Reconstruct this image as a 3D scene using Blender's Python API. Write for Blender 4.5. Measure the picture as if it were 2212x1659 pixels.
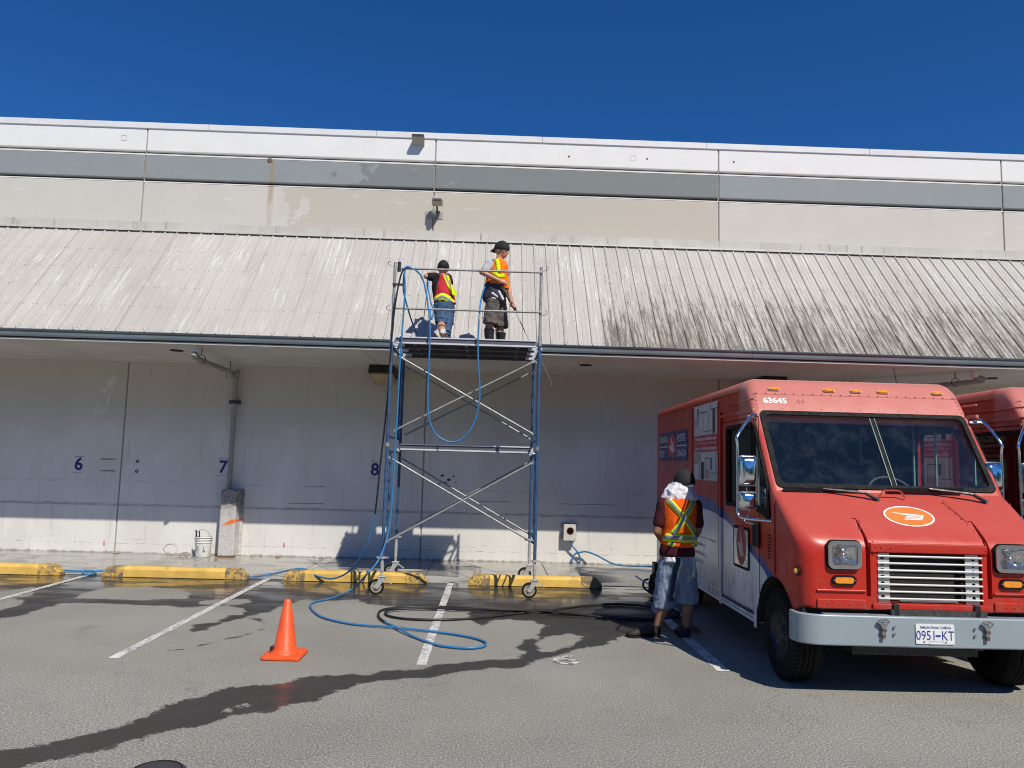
import bpy, bmesh, math, random
import numpy as np
from math import sin, cos, pi, radians, hypot
from mathutils import Vector, Matrix
random.seed(7)
for o in list(bpy.data.objects): bpy.data.objects.remove(o)
scene = bpy.context.scene
COL = scene.collection

# ------------------------------------------------------------------ camera
PITCH, YAW, ROLL, FOC = 0.104462988, 0.0237649346, 0.0267992410, 1652.03
CAM = Vector((0, 0, 1.7))
fwd = Vector((sin(YAW)*cos(PITCH), cos(YAW)*cos(PITCH), sin(PITCH)))
rt0 = Vector((cos(YAW), -sin(YAW), 0)); up0 = rt0.cross(fwd)
RT = rt0*cos(ROLL) + up0*sin(ROLL); UP = -rt0*sin(ROLL) + up0*cos(ROLL)
cam = bpy.data.objects.new('camera', bpy.data.cameras.new('camera')); COL.objects.link(cam)
m = Matrix((RT, UP, -fwd)).transposed().to_4x4(); m.translation = CAM
cam.matrix_world = m
cam.data.sensor_width = 36; cam.data.lens = FOC/2212*36
cam.data.clip_start = .05; cam.data.clip_end = 2000
scene.camera = cam
def at(x, y, axis, v):
    """survey helper: the point of the place seen at (x, y) of the photograph, on the world plane axis = v"""
    d = RT*((x-1106)/FOC) - UP*((y-829.5)/FOC) + fwd
    t = (v-CAM[axis])/d[axis]
    return CAM + d*t
def G(x, y, z=0.0): return at(x, y, 2, z)
def A(x, y, Y): return at(x, y, 1, Y)

# ------------------------------------------------------------------ world, sun, exposure
SUN = Vector((.525, -1, 1.318)).normalized()
w = bpy.data.worlds.new('World'); scene.world = w; w.use_nodes = True
nt = w.node_tree; nt.nodes.clear()
sky = nt.nodes.new('ShaderNodeTexSky'); sky.sky_type = 'NISHITA'; sky.sun_disc = False
sky.sun_elevation = math.asin(SUN.z); sky.sun_rotation = math.atan2(SUN.x, SUN.y)
sky.air_density = 1.0; sky.dust_density = .15; sky.ozone_density = 4.0
hs = nt.nodes.new('ShaderNodeHueSaturation'); hs.inputs['Saturation'].default_value = 1.2
hs.inputs['Hue'].default_value = .5
bg = nt.nodes.new('ShaderNodeBackground'); bg.inputs['Strength'].default_value = .061
ow = nt.nodes.new('ShaderNodeOutputWorld')
nt.links.new(sky.outputs[0], hs.inputs['Color']); tn_ = nt.nodes.new('ShaderNodeMix'); tn_.data_type = 'RGBA'; tn_.blend_type = 'MULTIPLY'; tn_.inputs[0].default_value = 1; tn_.inputs[7].default_value = (.52, 1.05, 1.60, 1); tn_.clamp_result = False
nt.links.new(hs.outputs[0], tn_.inputs[6]); nt.links.new(tn_.outputs[2], bg.inputs[0]); nt.links.new(bg.outputs[0], ow.inputs[0])
ld = bpy.data.lights.new('sun', 'SUN'); ld.energy = 5.0; ld.angle = radians(.5); ld.color = (1, .94, .825)
sun = bpy.data.objects.new('sun', ld); COL.objects.link(sun)
sun.rotation_euler = SUN.to_track_quat('Z', 'Y').to_euler(); sun.location = (10, -20, 30)
scene.view_settings.view_transform = 'Standard'; scene.view_settings.look = 'None'
scene.view_settings.gamma = 1; scene.view_settings.use_curve_mapping = False
scene.view_settings.exposure = -.12
scene.cycles.filter_width = 1.05

# ------------------------------------------------------------------ material helpers
class N:
    def __init__(s, name):
        s.m = bpy.data.materials.new(name); s.m.use_nodes = True
        s.t = s.m.node_tree; s.b = s.t.nodes['Principled BSDF']; s._c = {}
    def new(s, typ, **k):
        n = s.t.nodes.new(typ)
        for a, v in k.items(): setattr(n, a, v)
        return n
    def put(s, sock, v):
        if v is None: return
        if isinstance(v, bpy.types.NodeSocket): s.t.links.new(v, sock)
        elif isinstance(v, (tuple, list)) and len(v) == 3 and sock.type == 'RGBA': sock.default_value = (*v, 1)
        else: sock.default_value = v
    def pos(s):
        if 'p' not in s._c: s._c['p'] = s.new('ShaderNodeNewGeometry').outputs['Position']
        return s._c['p']
    def obj(s):
        if 'o' not in s._c: s._c['o'] = s.new('ShaderNodeTexCoord').outputs['Object']
        return s._c['o']
    def sep(s, v):
        n = s.new('ShaderNodeSeparateXYZ'); s.put(n.inputs[0], v); return n.outputs
    def mapv(s, v, scale=(1, 1, 1), loc=(0, 0, 0)):
        n = s.new('ShaderNodeMapping'); s.put(n.inputs[0], v); n.inputs['Scale'].default_value = scale; n.inputs['Location'].default_value = loc
        return n.outputs[0]
    def noise(s, v, scale, detail=3, rough=.55, dist=0):
        n = s.new('ShaderNodeTexNoise'); s.put(n.inputs['Vector'], v)
        n.inputs['Scale'].default_value = scale; n.inputs['Detail'].default_value = detail
        n.inputs['Roughness'].default_value = rough; n.inputs['Distortion'].default_value = dist
        return n.outputs['Fac']
    def voro(s, v, scale, feature='F1', out='Distance'):
        n = s.new('ShaderNodeTexVoronoi', feature=feature); s.put(n.inputs['Vector'], v); n.inputs['Scale'].default_value = scale
        return n.outputs[out]
    def ramp(s, v, a, b, lo=0., hi=1.):
        n = s.new('ShaderNodeMapRange', interpolation_type='SMOOTHSTEP'); s.put(n.inputs[0], v)
        n.inputs[1].default_value = a; n.inputs[2].default_value = b; n.inputs[3].default_value = lo; n.inputs[4].default_value = hi
        return n.outputs[0]
    def math(s, op, a, b=None, c=None):
        n = s.new('ShaderNodeMath', operation=op); s.put(n.inputs[0], a); s.put(n.inputs[1], b)
        if c is not None: s.put(n.inputs[2], c)
        return n.outputs[0]
    def mix(s, f, a, b, mode='MIX'):
        n = s.new('ShaderNodeMix', data_type='RGBA', blend_type=mode); s.put(n.inputs[0], f); s.put(n.inputs[6], a); s.put(n.inputs[7], b)
        return n.outputs[2]
    def bump(s, h, strength=.3, dist=.01):
        n = s.new('ShaderNodeBump'); s.put(n.inputs['Height'], h); n.inputs['Strength'].default_value = strength; n.inputs['Distance'].default_value = dist
        s.t.links.new(n.outputs[0], s.b.inputs['Normal'])
    def set(s, **k):
        names = dict(col='Base Color', rough='Roughness', metal='Metallic', spec='Specular IOR Level', trans='Transmission Weight', coat='Coat Weight', alpha='Alpha', ior='IOR')
        for a, v in k.items(): s.put(s.b.inputs[names[a]], v)
        return s.m
def plain(name, col, rough=.6, metal=0., var=.12, scale=6, dirt=None, bump=0, bscale=40, **k):
    """surface with mottled tone, optional dirt colour showing through, and fine relief"""
    n = N(name); p = n.pos()
    c = n.mix(n.ramp(n.noise(p, scale, 4), .3, .7), tuple(x*(1-var) for x in col), tuple(min(1, x*(1+var)) for x in col))
    if dirt: c = n.mix(n.ramp(n.noise(p, scale*2.3, 5, .7), dirt[1], dirt[1]+.12), c, dirt[0])
    if bump: n.bump(n.noise(p, bscale, 4), bump, .01)
    r = n.ramp(n.noise(p, scale*3, 3), .3, .7, max(0, rough-.08), min(1, rough+.08))
    return n.set(col=c, rough=r, metal=metal, **k)
M = {}
def mat_asphalt():
    n = N('asphalt'); p = n.pos()
    big = n.noise(p, .45, 4); mid = n.noise(p, 2.3, 4, .6)
    base = n.mix(n.ramp(big, .3, .7), (.225, .217, .188), (.300, .290, .254))
    base = n.mix(n.ramp(mid, .55, .8, 0, .45), base, (.165, .160, .148))
    spk = n.noise(p, 76, 3, .8); spk2 = n.voro(p, 48)
    base = n.mix(n.ramp(spk, .54, .66, 0, .8), base, (.68, .66, .60))
    base = n.mix(n.ramp(spk, .47, .37, 0, .85), base, (.05, .048, .044))
    base = n.mix(n.ramp(n.noise(p, 1.1, 5, .7), .62, .70, 0, .35), base, (.12, .115, .105))
    base = n.mix(n.ramp(spk2, .28, .1, 0, .30), base, (.33, .31, .28))
    pd = n.new('ShaderNodeVectorMath', operation='MULTIPLY_ADD'); nz = n.new('ShaderNodeTexNoise'); n.put(nz.inputs['Vector'], p); nz.inputs['Scale'].default_value = 2.2; nz.inputs['Detail'].default_value = 5
    n.put(pd.inputs[0], nz.outputs['Color']); pd.inputs[1].default_value = (.7, .7, 0); n.put(pd.inputs[2], p)
    ck = n.math('MULTIPLY', n.ramp(n.voro(pd.outputs[0], .33, 'DISTANCE_TO_EDGE'), .0035, .001), n.ramp(n.noise(p, .6, 3), .50, .58))
    base = n.mix(n.math('MULTIPLY', ck, .2), base, (.05, .048, .045))
    at_ = n.new('ShaderNodeAttribute', attribute_name='wet')
    j = n.math('MULTIPLY_ADD', n.math('SUBTRACT', n.noise(p, 7, 5, .65), .5), .26, at_.outputs['Fac'])
    j = n.math('MULTIPLY_ADD', n.math('SUBTRACT', n.noise(p, 38, 3, .6), .5), .07, j)
    wet = n.ramp(j, .022, -.018); yy_ = n.sep(p)[1]
    film = n.math('MULTIPLY', n.math('MULTIPLY', wet, n.ramp(yy_, 8.6, 10.2, .5, 1)), n.ramp(n.noise(n.mapv(p, (1, 2.2, 1)), 1.3, 3), .35, .6, .35, 1))
    c = n.mix(n.math('MULTIPLY', wet, .95), base, n.mix(.5, n.mix(.88, base, (.014, .012, .010)), (.018, .015, .012)))
    n.bump(n.math('ADD', n.math('MULTIPLY', spk, n.ramp(film, 0, 1, 1, .03)), 0), .42, .006)
    r = n.math('MULTIPLY_ADD', film, -.84, .93)
    n.b.inputs['Coat Roughness'].default_value = .15
    n.put(n.b.inputs['Coat Weight'], n.math('MULTIPLY', n.math('MULTIPLY', film, .85), n.ramp(spk, .70, .45)))
    return n.set(col=c, rough=r, spec=n.ramp(wet, 0, 1, .28, .42))
M['asphalt'] = mat_asphalt()
def mat_walk():
    n = N('wet_concrete'); p = n.pos(); o = n.sep(p)
    base = n.mix(n.ramp(n.noise(p, 1.6, 5, .6), .3, .7), (.30, .29, .27), (.43, .42, .39))
    base = n.mix(n.ramp(n.noise(p, 60, 3), .55, .75, 0, .3), base, (.2, .19, .18))
    wetn = n.noise(n.mapv(p, (1, 1.9, 1)), .9, 5, .6, .6)
    wet = n.ramp(wetn, .46, .475)
    wet = n.math('MAXIMUM', wet, n.ramp(o[0], 1.2, 2.2, 0, .8))
    base = n.mix(n.math('MULTIPLY', wet, .5), base, (.22, .205, .18))
    grime = n.ramp(n.noise(n.mapv(p, (1, 7, 1)), 3.4, 5, .7), .58, .64)
    base = n.mix(n.math('MULTIPLY', grime, n.ramp(o[0], 1.3, 2.4, .08, .85)), base, (.05, .047, .043))
    n.bump(n.noise(p, 55, 3), .18, .005)
    return n.set(col=base, rough=n.ramp(wet, 0, 1, .6, .16), spec=n.ramp(wet, 0, 1, .4, .6))
M['walk'] = mat_walk()
def mat_line():
    n = N('worn_line_paint'); p = n.pos()
    a = n.ramp(n.noise(p, 42, 4, .7), .43, .50); b = n.ramp(n.noise(p, 5, 3), .25, .55, .5, 1)
    o = n.sep(p); a = n.math('MAXIMUM', a, n.ramp(o[1], 6.95, 6.7))
    c = n.mix(n.math('MULTIPLY', a, b), (.16, .155, .145), (.72, .71, .67))
    n.bump(n.noise(p, 90, 2), .35, .004)
    return n.set(col=c, rough=.75)
M['line'] = mat_line()
def mat_wall():
    n = N('painted_lower_wall'); p = n.pos(); o = n.sep(p)
    base = n.mix(n.ramp(n.noise(n.mapv(p, (1, 1, .55)), 1.3, 5, .6), .3, .7), (.66, .64, .60), (.74, .725, .69))
    up = n.ramp(n.math('MULTIPLY_ADD', n.noise(p, .9, 4), 1.2, o[2]), 2.3, 3.2)       # browner wavy stain higher up, with canopy shade and ground bounce painted in
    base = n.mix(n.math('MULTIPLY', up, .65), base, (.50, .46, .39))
    streak = n.ramp(n.noise(n.mapv(p, (9, 1, .5)), 1.6, 4, .6), .58, .72, 0, .28)
    base = n.mix(streak, base, (.44, .41, .37))
    wash = n.ramp(n.noise(n.mapv(p, (1.6, 1, .8)), 1.7, 6, .75, .8), .60, .68, 0, .5)
    base = n.mix(n.math('MULTIPLY', wash, n.ramp(o[2], 1.1, 1.7)), base, (.80, .78, .75))
    def scuff(z, hw, thr, sc=14):
        band = n.math('MULTIPLY', n.ramp(o[2], z-hw, z-hw*.5), n.ramp(o[2], z+hw, z+hw*.5))
        return n.math('MULTIPLY', band, n.ramp(n.noise(n.mapv(p, (.5, 1, 8)), sc, 5, .8), thr, thr+.04))
    for z, hw, thr, f in ((.83, .03, .50, .6), (1.22, .02, .57, .8), (.25, .05, .60, .85), (.17, .02, .55, .8), (.05, .05, .62, .8)):
        base = n.mix(n.math('MULTIPLY', scuff(z, hw, thr), f), base, (.07, .065, .06))
    line = n.math('MULTIPLY', n.ramp(o[2], .795, .81), n.ramp(o[2], .845, .83))
    base = n.mix(n.math('MULTIPLY', line, .35), base, (.32, .31, .30))
    foot = n.ramp(n.math('MULTIPLY_ADD', n.noise(n.mapv(p, (2, 1, 1)), 6, 4, .7), -.10, o[2]), -.01, -.045, 0, .75)
    base = n.mix(foot, base, (.16, .145, .12))
    spot = n.math('MULTIPLY', n.ramp(n.noise(p, 30, 3, .8), .70, .72), .8)
    base = n.mix(spot, base, (.1, .09, .08))
    n.bump(n.noise(p, 35, 4), .12, .006)
    return n.set(col=base, rough=.72)
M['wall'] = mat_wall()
def mat_upper(name, clean, dirty, thr=None):
    n = N(name); p = n.pos(); o = n.sep(p)
    c = n.mix(n.ramp(n.noise(p, 2.2, 5, .6), .3, .7), tuple(x*.95 for x in clean), clean)
    if dirty:
        x = n.math('MULTIPLY_ADD', n.math('SUBTRACT', n.noise(n.mapv(p, (1, 1, .8)), 1.5, 6, .62), .5), 3.6, o[0])
        d = n.math('MULTIPLY', n.ramp(x, thr-.03, thr+.03), n.ramp(o[0], 4.05, 4.0))
        c = n.mix(d, c, dirty)
        sc = n.ramp(n.noise(n.mapv(p, (1, 1, 5)), 2.4, 6, .7), .60, .70, 0, .55)
        c = n.mix(sc, c, tuple(min(.9, v*1.22) for v in clean))
    c = n.mix(n.ramp(n.noise(p, 26, 3, .8), .72, .735, 0, .6), c, (.12, .10, .08))
    rx = n.math('ABSOLUTE', n.math('SUBTRACT', o[0], -4.15))
    wdt = n.ramp(o[2], 7.08, 6.6, .02, .075)
    rs = n.math('MULTIPLY', n.ramp(n.math('DIVIDE', rx, wdt), 1, .2), n.ramp(o[2], 7.10, 7.07))
    rs = n.math('MULTIPLY', rs, n.ramp(n.noise(n.mapv(p, (8, 1, .7)), 4, 3), .3, .6, .25, .85))
    rs = n.math('MULTIPLY', rs, n.ramp(o[2], 5.7, 7.0, .35, 1))
    c = n.mix(rs, c, (.36, .22, .07))
    n.bump(n.noise(p, 50, 3), .08, .004)
    return n.set(col=c, rough=.7)
M['white_band'] = mat_upper('white_band_paint', (.80, .79, .77), None)
M['grey_band'] = mat_upper('grey_band_paint', (.275, .30, .305), (.19, .212, .212), -2.7)
M['beige_wall'] = mat_upper('beige_band_paint', (.60, .565, .51), (.515, .475, .40), -3.7)
def mat_roof():
    n = N('dirty_awning_metal'); p = n.pos(); o = n.sep(p)
    sl = n.mapv(p, (1, .35, .35))
    c = n.mix(n.ramp(n.noise(sl, 1.2, 5, .6), .3, .7), (.43, .405, .365), (.50, .475, .435))
    flake = n.ramp(n.noise(n.mapv(p, (13, .8, .8)), 1.3, 7, .8), .535, .60)
    area = n.ramp(n.noise(n.mapv(p, (.8, .9, .9)), 1.1, 3), .42, .60)
    c = n.mix(n.math('MULTIPLY', n.math('MULTIPLY', flake, area), .75), c, (.66, .65, .63))
    drip = n.ramp(n.noise(n.mapv(p, (18, .22, .22)), 1.9, 5, .65), .52, .70, 0, .40)
    c = n.mix(drip, c, (.30, .28, .24))
    # mildew, growing from the eave on the unwashed right-hand part
    h = n.ramp(o[2], 3.5, 5.5, 1, 0)
    side = n.math('MULTIPLY', n.ramp(n.math('MULTIPLY_ADD', o[2], -.05, o[0]), 1.42, 1.55), 1)
    md = n.noise(n.mapv(p, (16, 1.3, 1.3)), 1.5, 7, .8)
    md2 = n.noise(n.mapv(p, (1.6, .7, .7)), .9, 3)
    k = n.math('MULTIPLY_ADD', h, .21, n.math('MULTIPLY_ADD', md2, .16, md))
    mk = n.math('MULTIPLY', n.ramp(k, .665, .84), side)
    c = n.mix(n.math('MULTIPLY', mk, .88), c, (.130, .112, .082))
    sp = n.math('MULTIPLY', n.ramp(n.noise(n.mapv(p, (3, 1, 1)), 22, 3, .8), .60, .64), n.math('MULTIPLY', n.ramp(o[2], 3.5, 4.1, .9, 0), side))
    c = n.mix(sp, c, (.07, .066, .056))
    return n.set(col=c, rough=.55, spec=.35)
M['roof'] = mat_roof()
n = N('stained_flashing_metal'); p = n.pos()
c = n.mix(n.ramp(n.noise(p, 2, 4), .3, .7), (.48, .46, .41), (.56, .54, .49))
c = n.mix(n.ramp(n.noise(n.mapv(p, (9, .4, .4)), 1.6, 5, .75), .58, .64, 0, .55), c, (.27, .24, .18)); M['flashing'] = n.set(col=c, rough=.5)
M['coping'] = plain('coping_metal', (.74, .735, .73), .45, scale=2, var=.04)
M['dark'] = plain('dark_void', (.02, .02, .02), .9)
M['gutter'] = plain('gutter_blue_grey_paint', (.135, .165, .18), .4, scale=1.3)
M['trimw'] = plain('eave_trim_paint', (.42, .40, .37), .6)
M['soffit'] = plain('soffit_paint', (.56, .535, .49), .8, scale=1.1, var=.08, bump=.1, dirt=((.42, .39, .34), .64))
M['screw'] = plain('screw_metal', (.16, .15, .13), .5, .5)
M['pipe'] = plain('downpipe_paint', (.32, .30, .27), .5, scale=5, dirt=((.25, .24, .22), .62))
M['pvc'] = plain('pvc_white', (.75, .74, .70), .35)
M['yellow'] = plain('kerb_yellow_paint', (.70, .44, .10), .65, scale=5, var=.14, bump=.4, bscale=30, dirt=((.30, .22, .12), .62))
M['stopend'] = plain('bare_stop_concrete', (.30, .24, .15), .85, scale=14, var=.35, bump=.6, bscale=30, dirt=((.1, .085, .06), .56))
M['cone'] = plain('cone_orange_plastic', (.83, .10, .02), .45, scale=9, var=.08, dirt=((.62, .20, .12), .61))
M['bucket'] = plain('bucket_white_plastic', (.70, .69, .66), .45, scale=16, dirt=((.40, .38, .34), .62))
M['wire'] = plain('wire_metal', (.25, .25, .25), .35, .9)
M['rock'] = plain('grit_concrete', (.30, .27, .22), .9, scale=30, var=.3, bump=.6)
M['twine'] = plain('twine_fibre', (.40, .36, .28), .9, scale=30, var=.3)
M['rust'] = plain('rusty_steel', (.16, .08, .04), .8, scale=12, var=.3)
M['galv'] = plain('galvanised_tube', (.34, .34, .33), .5, .35, scale=18, var=.2, dirt=((.25, .22, .19), .66))
M['alu'] = plain('aluminium_rail', (.70, .71, .73), .42, .25, scale=3, var=.04)
M['blue'] = plain('scaffold_blue_paint', (.036, .088, .19), .5, .0, scale=16, var=.25, dirt=((.30, .36, .44), .62), bump=.1)
M['black'] = plain('black_plastic', (.02, .02, .021), .45, scale=9)
M['rubber'] = plain('black_rubber', (.018, .017, .016), .85, scale=9, var=.2, spec=.2)
M['tread'] = plain('tyre_tread_rubber', (.015, .0145, .014), .9, scale=22, var=.3, bump=.2, spec=.15)
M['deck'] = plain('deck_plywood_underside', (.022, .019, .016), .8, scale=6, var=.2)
M['casterfork'] = plain('zinc_plated_fork', (.52, .52, .50), .5, .35, scale=26, var=.15, dirt=((.3, .24, .16), .68))
M['hub'] = plain('painted_hub', (.36, .33, .30), .6, scale=20)
M['webgrey'] = plain('grey_web_and_shaded_rail', (.10, .10, .12), .5, scale=5)
M['hose'] = plain('blue_hose_rubber', (.035, .19, .42), .38, scale=9, var=.08)
M['hosebk'] = plain('black_hose_rubber', (.014, .014, .014), .5, scale=9)
M['hosew'] = plain('pale_hose_rubber', (.42, .40, .36), .6)
M['steel'] = plain('stainless_lance', (.22, .21, .19), .4, .7)
M['paintpurple'] = plain('purple_marker', (.035, .015, .20), .6, var=.3, scale=25)
n = N('broken_black_mark'); p = n.pos(); M['mark'] = n.set(col=n.mix(n.ramp(n.noise(n.mapv(p, (1, 1, 3)), 22, 4, .8), .42, .56), (.50, .48, .45), (.05, .05, .05)), rough=.8)
M['tape'] = plain('black_tape', (.05, .05, .05), .7, var=.4, scale=40)
M['amber'] = plain('amber_lens', (.85, .30, .02), .18, scale=30, var=.1, coat=.6)
M['chrome'] = plain('chrome', (.75, .76, .78), .08, 1., var=.02)
M['chromed'] = plain('dull_chrome', (.55, .56, .57), .22, .95, var=.06)
M['slat'] = plain('silver_grille_paint', (.60, .60, .57), .4, .1, scale=10, var=.05)
M['bumper'] = plain('bumper_grey_paint', (.29, .345, .375), .33, scale=1.7, var=.05, dirt=((.23, .22, .19), .70), coat=.3)
M['gasket'] = plain('gasket_rubber', (.008, .008, .009), .7, spec=.2)
M['white'] = plain('white_print', (.78, .78, .76), .5, var=.03)
M['platew'] = plain('plate_white', (.78, .78, .78), .35, var=.03)
M['plateb'] = plain('plate_blue', (.02, .05, .28), .4)
M['navy'] = plain('navy_print', (.02, .03, .13), .4, var=.06)
M['redprint'] = plain('bright_red_print', (.50, .03, .03), .4, var=.05)
M['faded44'] = plain('faded_red_number', (.40, .025, .03), .5)
M['darkred'] = plain('dark_red_print', (.30, .03, .04), .5)
M['orangep'] = plain('orange_print', (.72, .20, .03), .45, var=.05)
M['boxgrey'] = plain('parcel_grey_print', (.56, .53, .50), .5, scale=20, var=.06)
M['palepane'] = plain('pale_obscured_pane', (.52, .54, .50), .25, scale=4, var=.08, coat=.3)
M['boxtan'] = plain('parcel_tan_print', (.46, .35, .26), .5, scale=20, var=.06)
M['boxdk'] = plain('parcel_dark_print', (.03, .02, .02), .5)
M['interior'] = plain('cab_interior', (.11, .135, .14), .8, scale=3)
M['seat'] = plain('seat_vinyl', (.05, .05, .055), .6)
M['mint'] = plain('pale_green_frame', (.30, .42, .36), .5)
M['skin'] = plain('skin', (.48, .245, .15), .5, scale=14, var=.06)
M['skind'] = plain('tanned_skin', (.29, .14, .085), .5, scale=14, var=.08)
M['hair'] = plain('dark_hair', (.012, .009, .007), .6)
M['cap'] = plain('black_cap_cloth', (.012, .012, .013), .85, scale=30, bump=.2)
M['capg'] = plain('charcoal_cap_cloth', (.016, .017, .017), .85, scale=30, bump=.2)
def cloth(name, col, var=.15, sc=9, rough=.85): 
    n = N(name); p = n.pos()
    f = n.noise(n.mapv(p, (1, 1, .45)), sc, 4, .6, .8)
    c = n.mix(n.ramp(f, .3, .7), tuple(x*(1-var) for x in col), tuple(min(1, x*(1+var)) for x in col))
    n.bump(n.math('MULTIPLY_ADD', n.noise(p, 220, 2), .12, f), .55, .03)
    return n.set(col=c, rough=rough, spec=.2)
M['maroon'] = cloth('maroon_shirt_cloth', (.060, .012, .016))
M['blackshirt'] = cloth('black_shirt_cloth', (.018, .017, .018))
M['greyshirt'] = cloth('grey_shirt_cloth', (.42, .42, .45))
M['jean'] = cloth('blue_denim_cloth', (.045, .085, .16), .3)
M['shortsg'] = cloth('grey_brown_shorts_cloth', (.13, .115, .10), .25)
M['shortsb'] = cloth('silvery_blue_shorts_cloth', (.20, .25, .34), .25, 12, .5)
M['pattern'] = cloth('black_white_patterned_cloth', (.05, .05, .07))
M['towel'] = cloth('white_towel_cloth', (.74, .73, .76), .08)
M['orange'] = cloth('safety_orange_cloth', (.93, .12, .008), .07)
M['orange2'] = cloth('amber_orange_cloth', (.92, .20, .01), .08)
M['redvest'] = cloth('red_vest_cloth', (.52, .03, .045), .12)
M['lime'] = cloth('lime_tape', (.72, .85, .01), .06)
M['reflect'] = cloth('grey_reflective_tape', (.27, .29, .31), .1)
M['sock'] = cloth('white_sock', (.6, .58, .55))
M['boot'] = plain('black_rubber_boot', (.018, .018, .019), .4, scale=12, var=.3)
M['shoe'] = plain('dark_work_shoe', (.022, .017, .013), .7, scale=20, var=.4, bump=.3)
M['shoer'] = plain('red_shoe_trim', (.35, .03, .04), .6)
M['lampb'] = plain('bronze_lamp_housing', (.028, .024, .02), .5)
M['lampc'] = plain('camera_housing', (.36, .345, .31), .5)
M['lens'] = plain('amber_lamp_glass', (.40, .32, .15), .2, coat=.3)
M['elec'] = plain('outlet_plate_paint', (.60, .57, .52), .5, scale=22, dirt=((.2, .1, .05), .63))
M['pinkm'] = plain('pink_spray_mark', (.65, .25, .30), .8)
n_ = N('windscreen_glass'); n_.b.inputs['Transmission Weight'].default_value = 0
def glass(name, tint, mixf=.55, rough=.03):
    n = N(name); p = n.obj()
    tr = n.new('ShaderNodeBsdfTransparent'); tr.inputs[0].default_value = (*tint, 1)
    gl = n.new('ShaderNodeBsdfGlossy'); gl.inputs['Roughness'].default_value = rough; gl.inputs[0].default_value = (.9, .95, 1, 1)
    df = n.new('ShaderNodeBsdfDiffuse'); df.inputs[0].default_value = (.30, .36, .38, 1)
    lw = n.new('ShaderNodeLayerWeight'); lw.inputs['Blend'].default_value = .5
    frs = n.math('MULTIPLY_ADD', n.math('POWER', lw.outputs['Facing'], 5), .5, .035)
    m1 = n.new('ShaderNodeMixShader'); n.put(m1.inputs[0], frs); n.t.links.new(tr.outputs[0], m1.inputs[1]); n.t.links.new(gl.outputs[0], m1.inputs[2])
    spots = n.ramp(n.noise(p, 85, 2, .8), .68, .72, 0, .5)
    haze = n.ramp(n.noise(n.mapv(p, (1, 1, 1)), 5.0, 5, .7, .4), .45, .8, .004, .035)
    f = n.math('MAXIMUM', spots, haze)
    m2 = n.new('ShaderNodeMixShader'); n.put(m2.inputs[0], f); n.t.links.new(m1.outputs[0], m2.inputs[1]); n.t.links.new(df.outputs[0], m2.inputs[2])
    n.t.links.new(m2.outputs[0], n.t.nodes['Material Output'].inputs['Surface'])
    return n.m
M['glass'] = glass('dusty_windscreen_glass', (.90, .96, .97))
M['sideglass'] = glass('dark_side_glass', (.25, .28, .30))
n = N('headlamp_glass')
_t = n.new('ShaderNodeBsdfTransparent'); _g = n.new('ShaderNodeBsdfGlossy'); _g.inputs['Roughness'].default_value = .08; _m = n.new('ShaderNodeMixShader'); _m.inputs[0].default_value = .14
n.t.links.new(_t.outputs[0], _m.inputs[1]); n.t.links.new(_g.outputs[0], _m.inputs[2]); n.t.links.new(_m.outputs[0], n.t.nodes['Material Output'].inputs['Surface']); M['hlglass'] = n.m
n = N('mirror_face'); n.set(col=(.9, .9, .92), rough=.02, metal=1.); M['mirror'] = n.m
def mat_body():
    n = N('van_red_paint'); o = n.obj(); s = n.sep(o)
    def curve(pts):
        f = n.new('ShaderNodeFloatCurve'); n.put(f.inputs['Value'], n.math('DIVIDE', s[1], 6.0))
        c = f.mapping.curves[0]
        while len(c.points) < len(pts): c.points.new(.5, .5)
        for q, (a, b) in zip(c.points, pts): q.location = (a/6, b/2)
        f.mapping.update(); return n.math('MULTIPLY', f.outputs[0], 2)
    lo = curve([(0, 0), (.30, 0), (.68, .72), (.79, .82), (1.07, .92), (1.68, 1.14), (1.95, 1.20), (2.81, 1.26), (3.9, 1.17), (5.3, .97), (6, .9)])
    hi = curve([(0, 0), (.20, 0), (.50, .72), (.61, .84), (1.07, 1.0), (1.8, 1.24), (2.3, 1.36), (2.79, 1.40), (3.9, 1.38), (5.3, 1.27), (6, 1.2)])
    red = n.mix(n.ramp(n.noise(o, 1.6, 4), .3, .7), (.46, .022, .011), (.51, .030, .015))
    fr_ = n.ramp(s[1], 1.50, 1.40)
    red = n.mix(n.math('MULTIPLY', fr_, n.ramp(s[2], 1.08, 1.3, 0, .38)), red, (.58, .165, .125)); red = n.mix(n.math('MULTIPLY', fr_, n.ramp(s[2], 2.0, 2.25, 0, .6)), red, (.60, .27, .225))         # sun-chalked paint on header and hood, with sky sheen mixed into the colour
    isf = n.ramp(n.math('ABSOLUTE', s[0]), .90, .96)
    side = n.math('MULTIPLY', isf, n.math('GREATER_THAN', s[1], .16))
    white = n.mix(n.ramp(n.noise(n.mapv(o, (1, 1, .5)), 3, 4), .3, .7), (.70, .70, .69), (.80, .80, .79))
    c = n.mix(n.math('MULTIPLY', side, n.math('LESS_THAN', s[2], hi)), red, (.03, .055, .25))
    c = n.mix(n.math('MULTIPLY', side, n.math('LESS_THAN', s[2], lo)), c, white)
    dirt = n.math('MULTIPLY', n.ramp(n.noise(n.mapv(o, (3, 3, 1)), 4, 6, .75), .46, .68), n.ramp(s[2], 1.05, .4, .05, .6))
    c = n.mix(dirt, c, (.18, .15, .12))
    n.bump(n.noise(o, 2.2, 3), .05, .02)
    return n.set(col=c, rough=n.ramp(n.noise(o, 5, 3), .3, .7, .30, .42), coat=.12, spec=.4)
M['body'] = mat_body()
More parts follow.
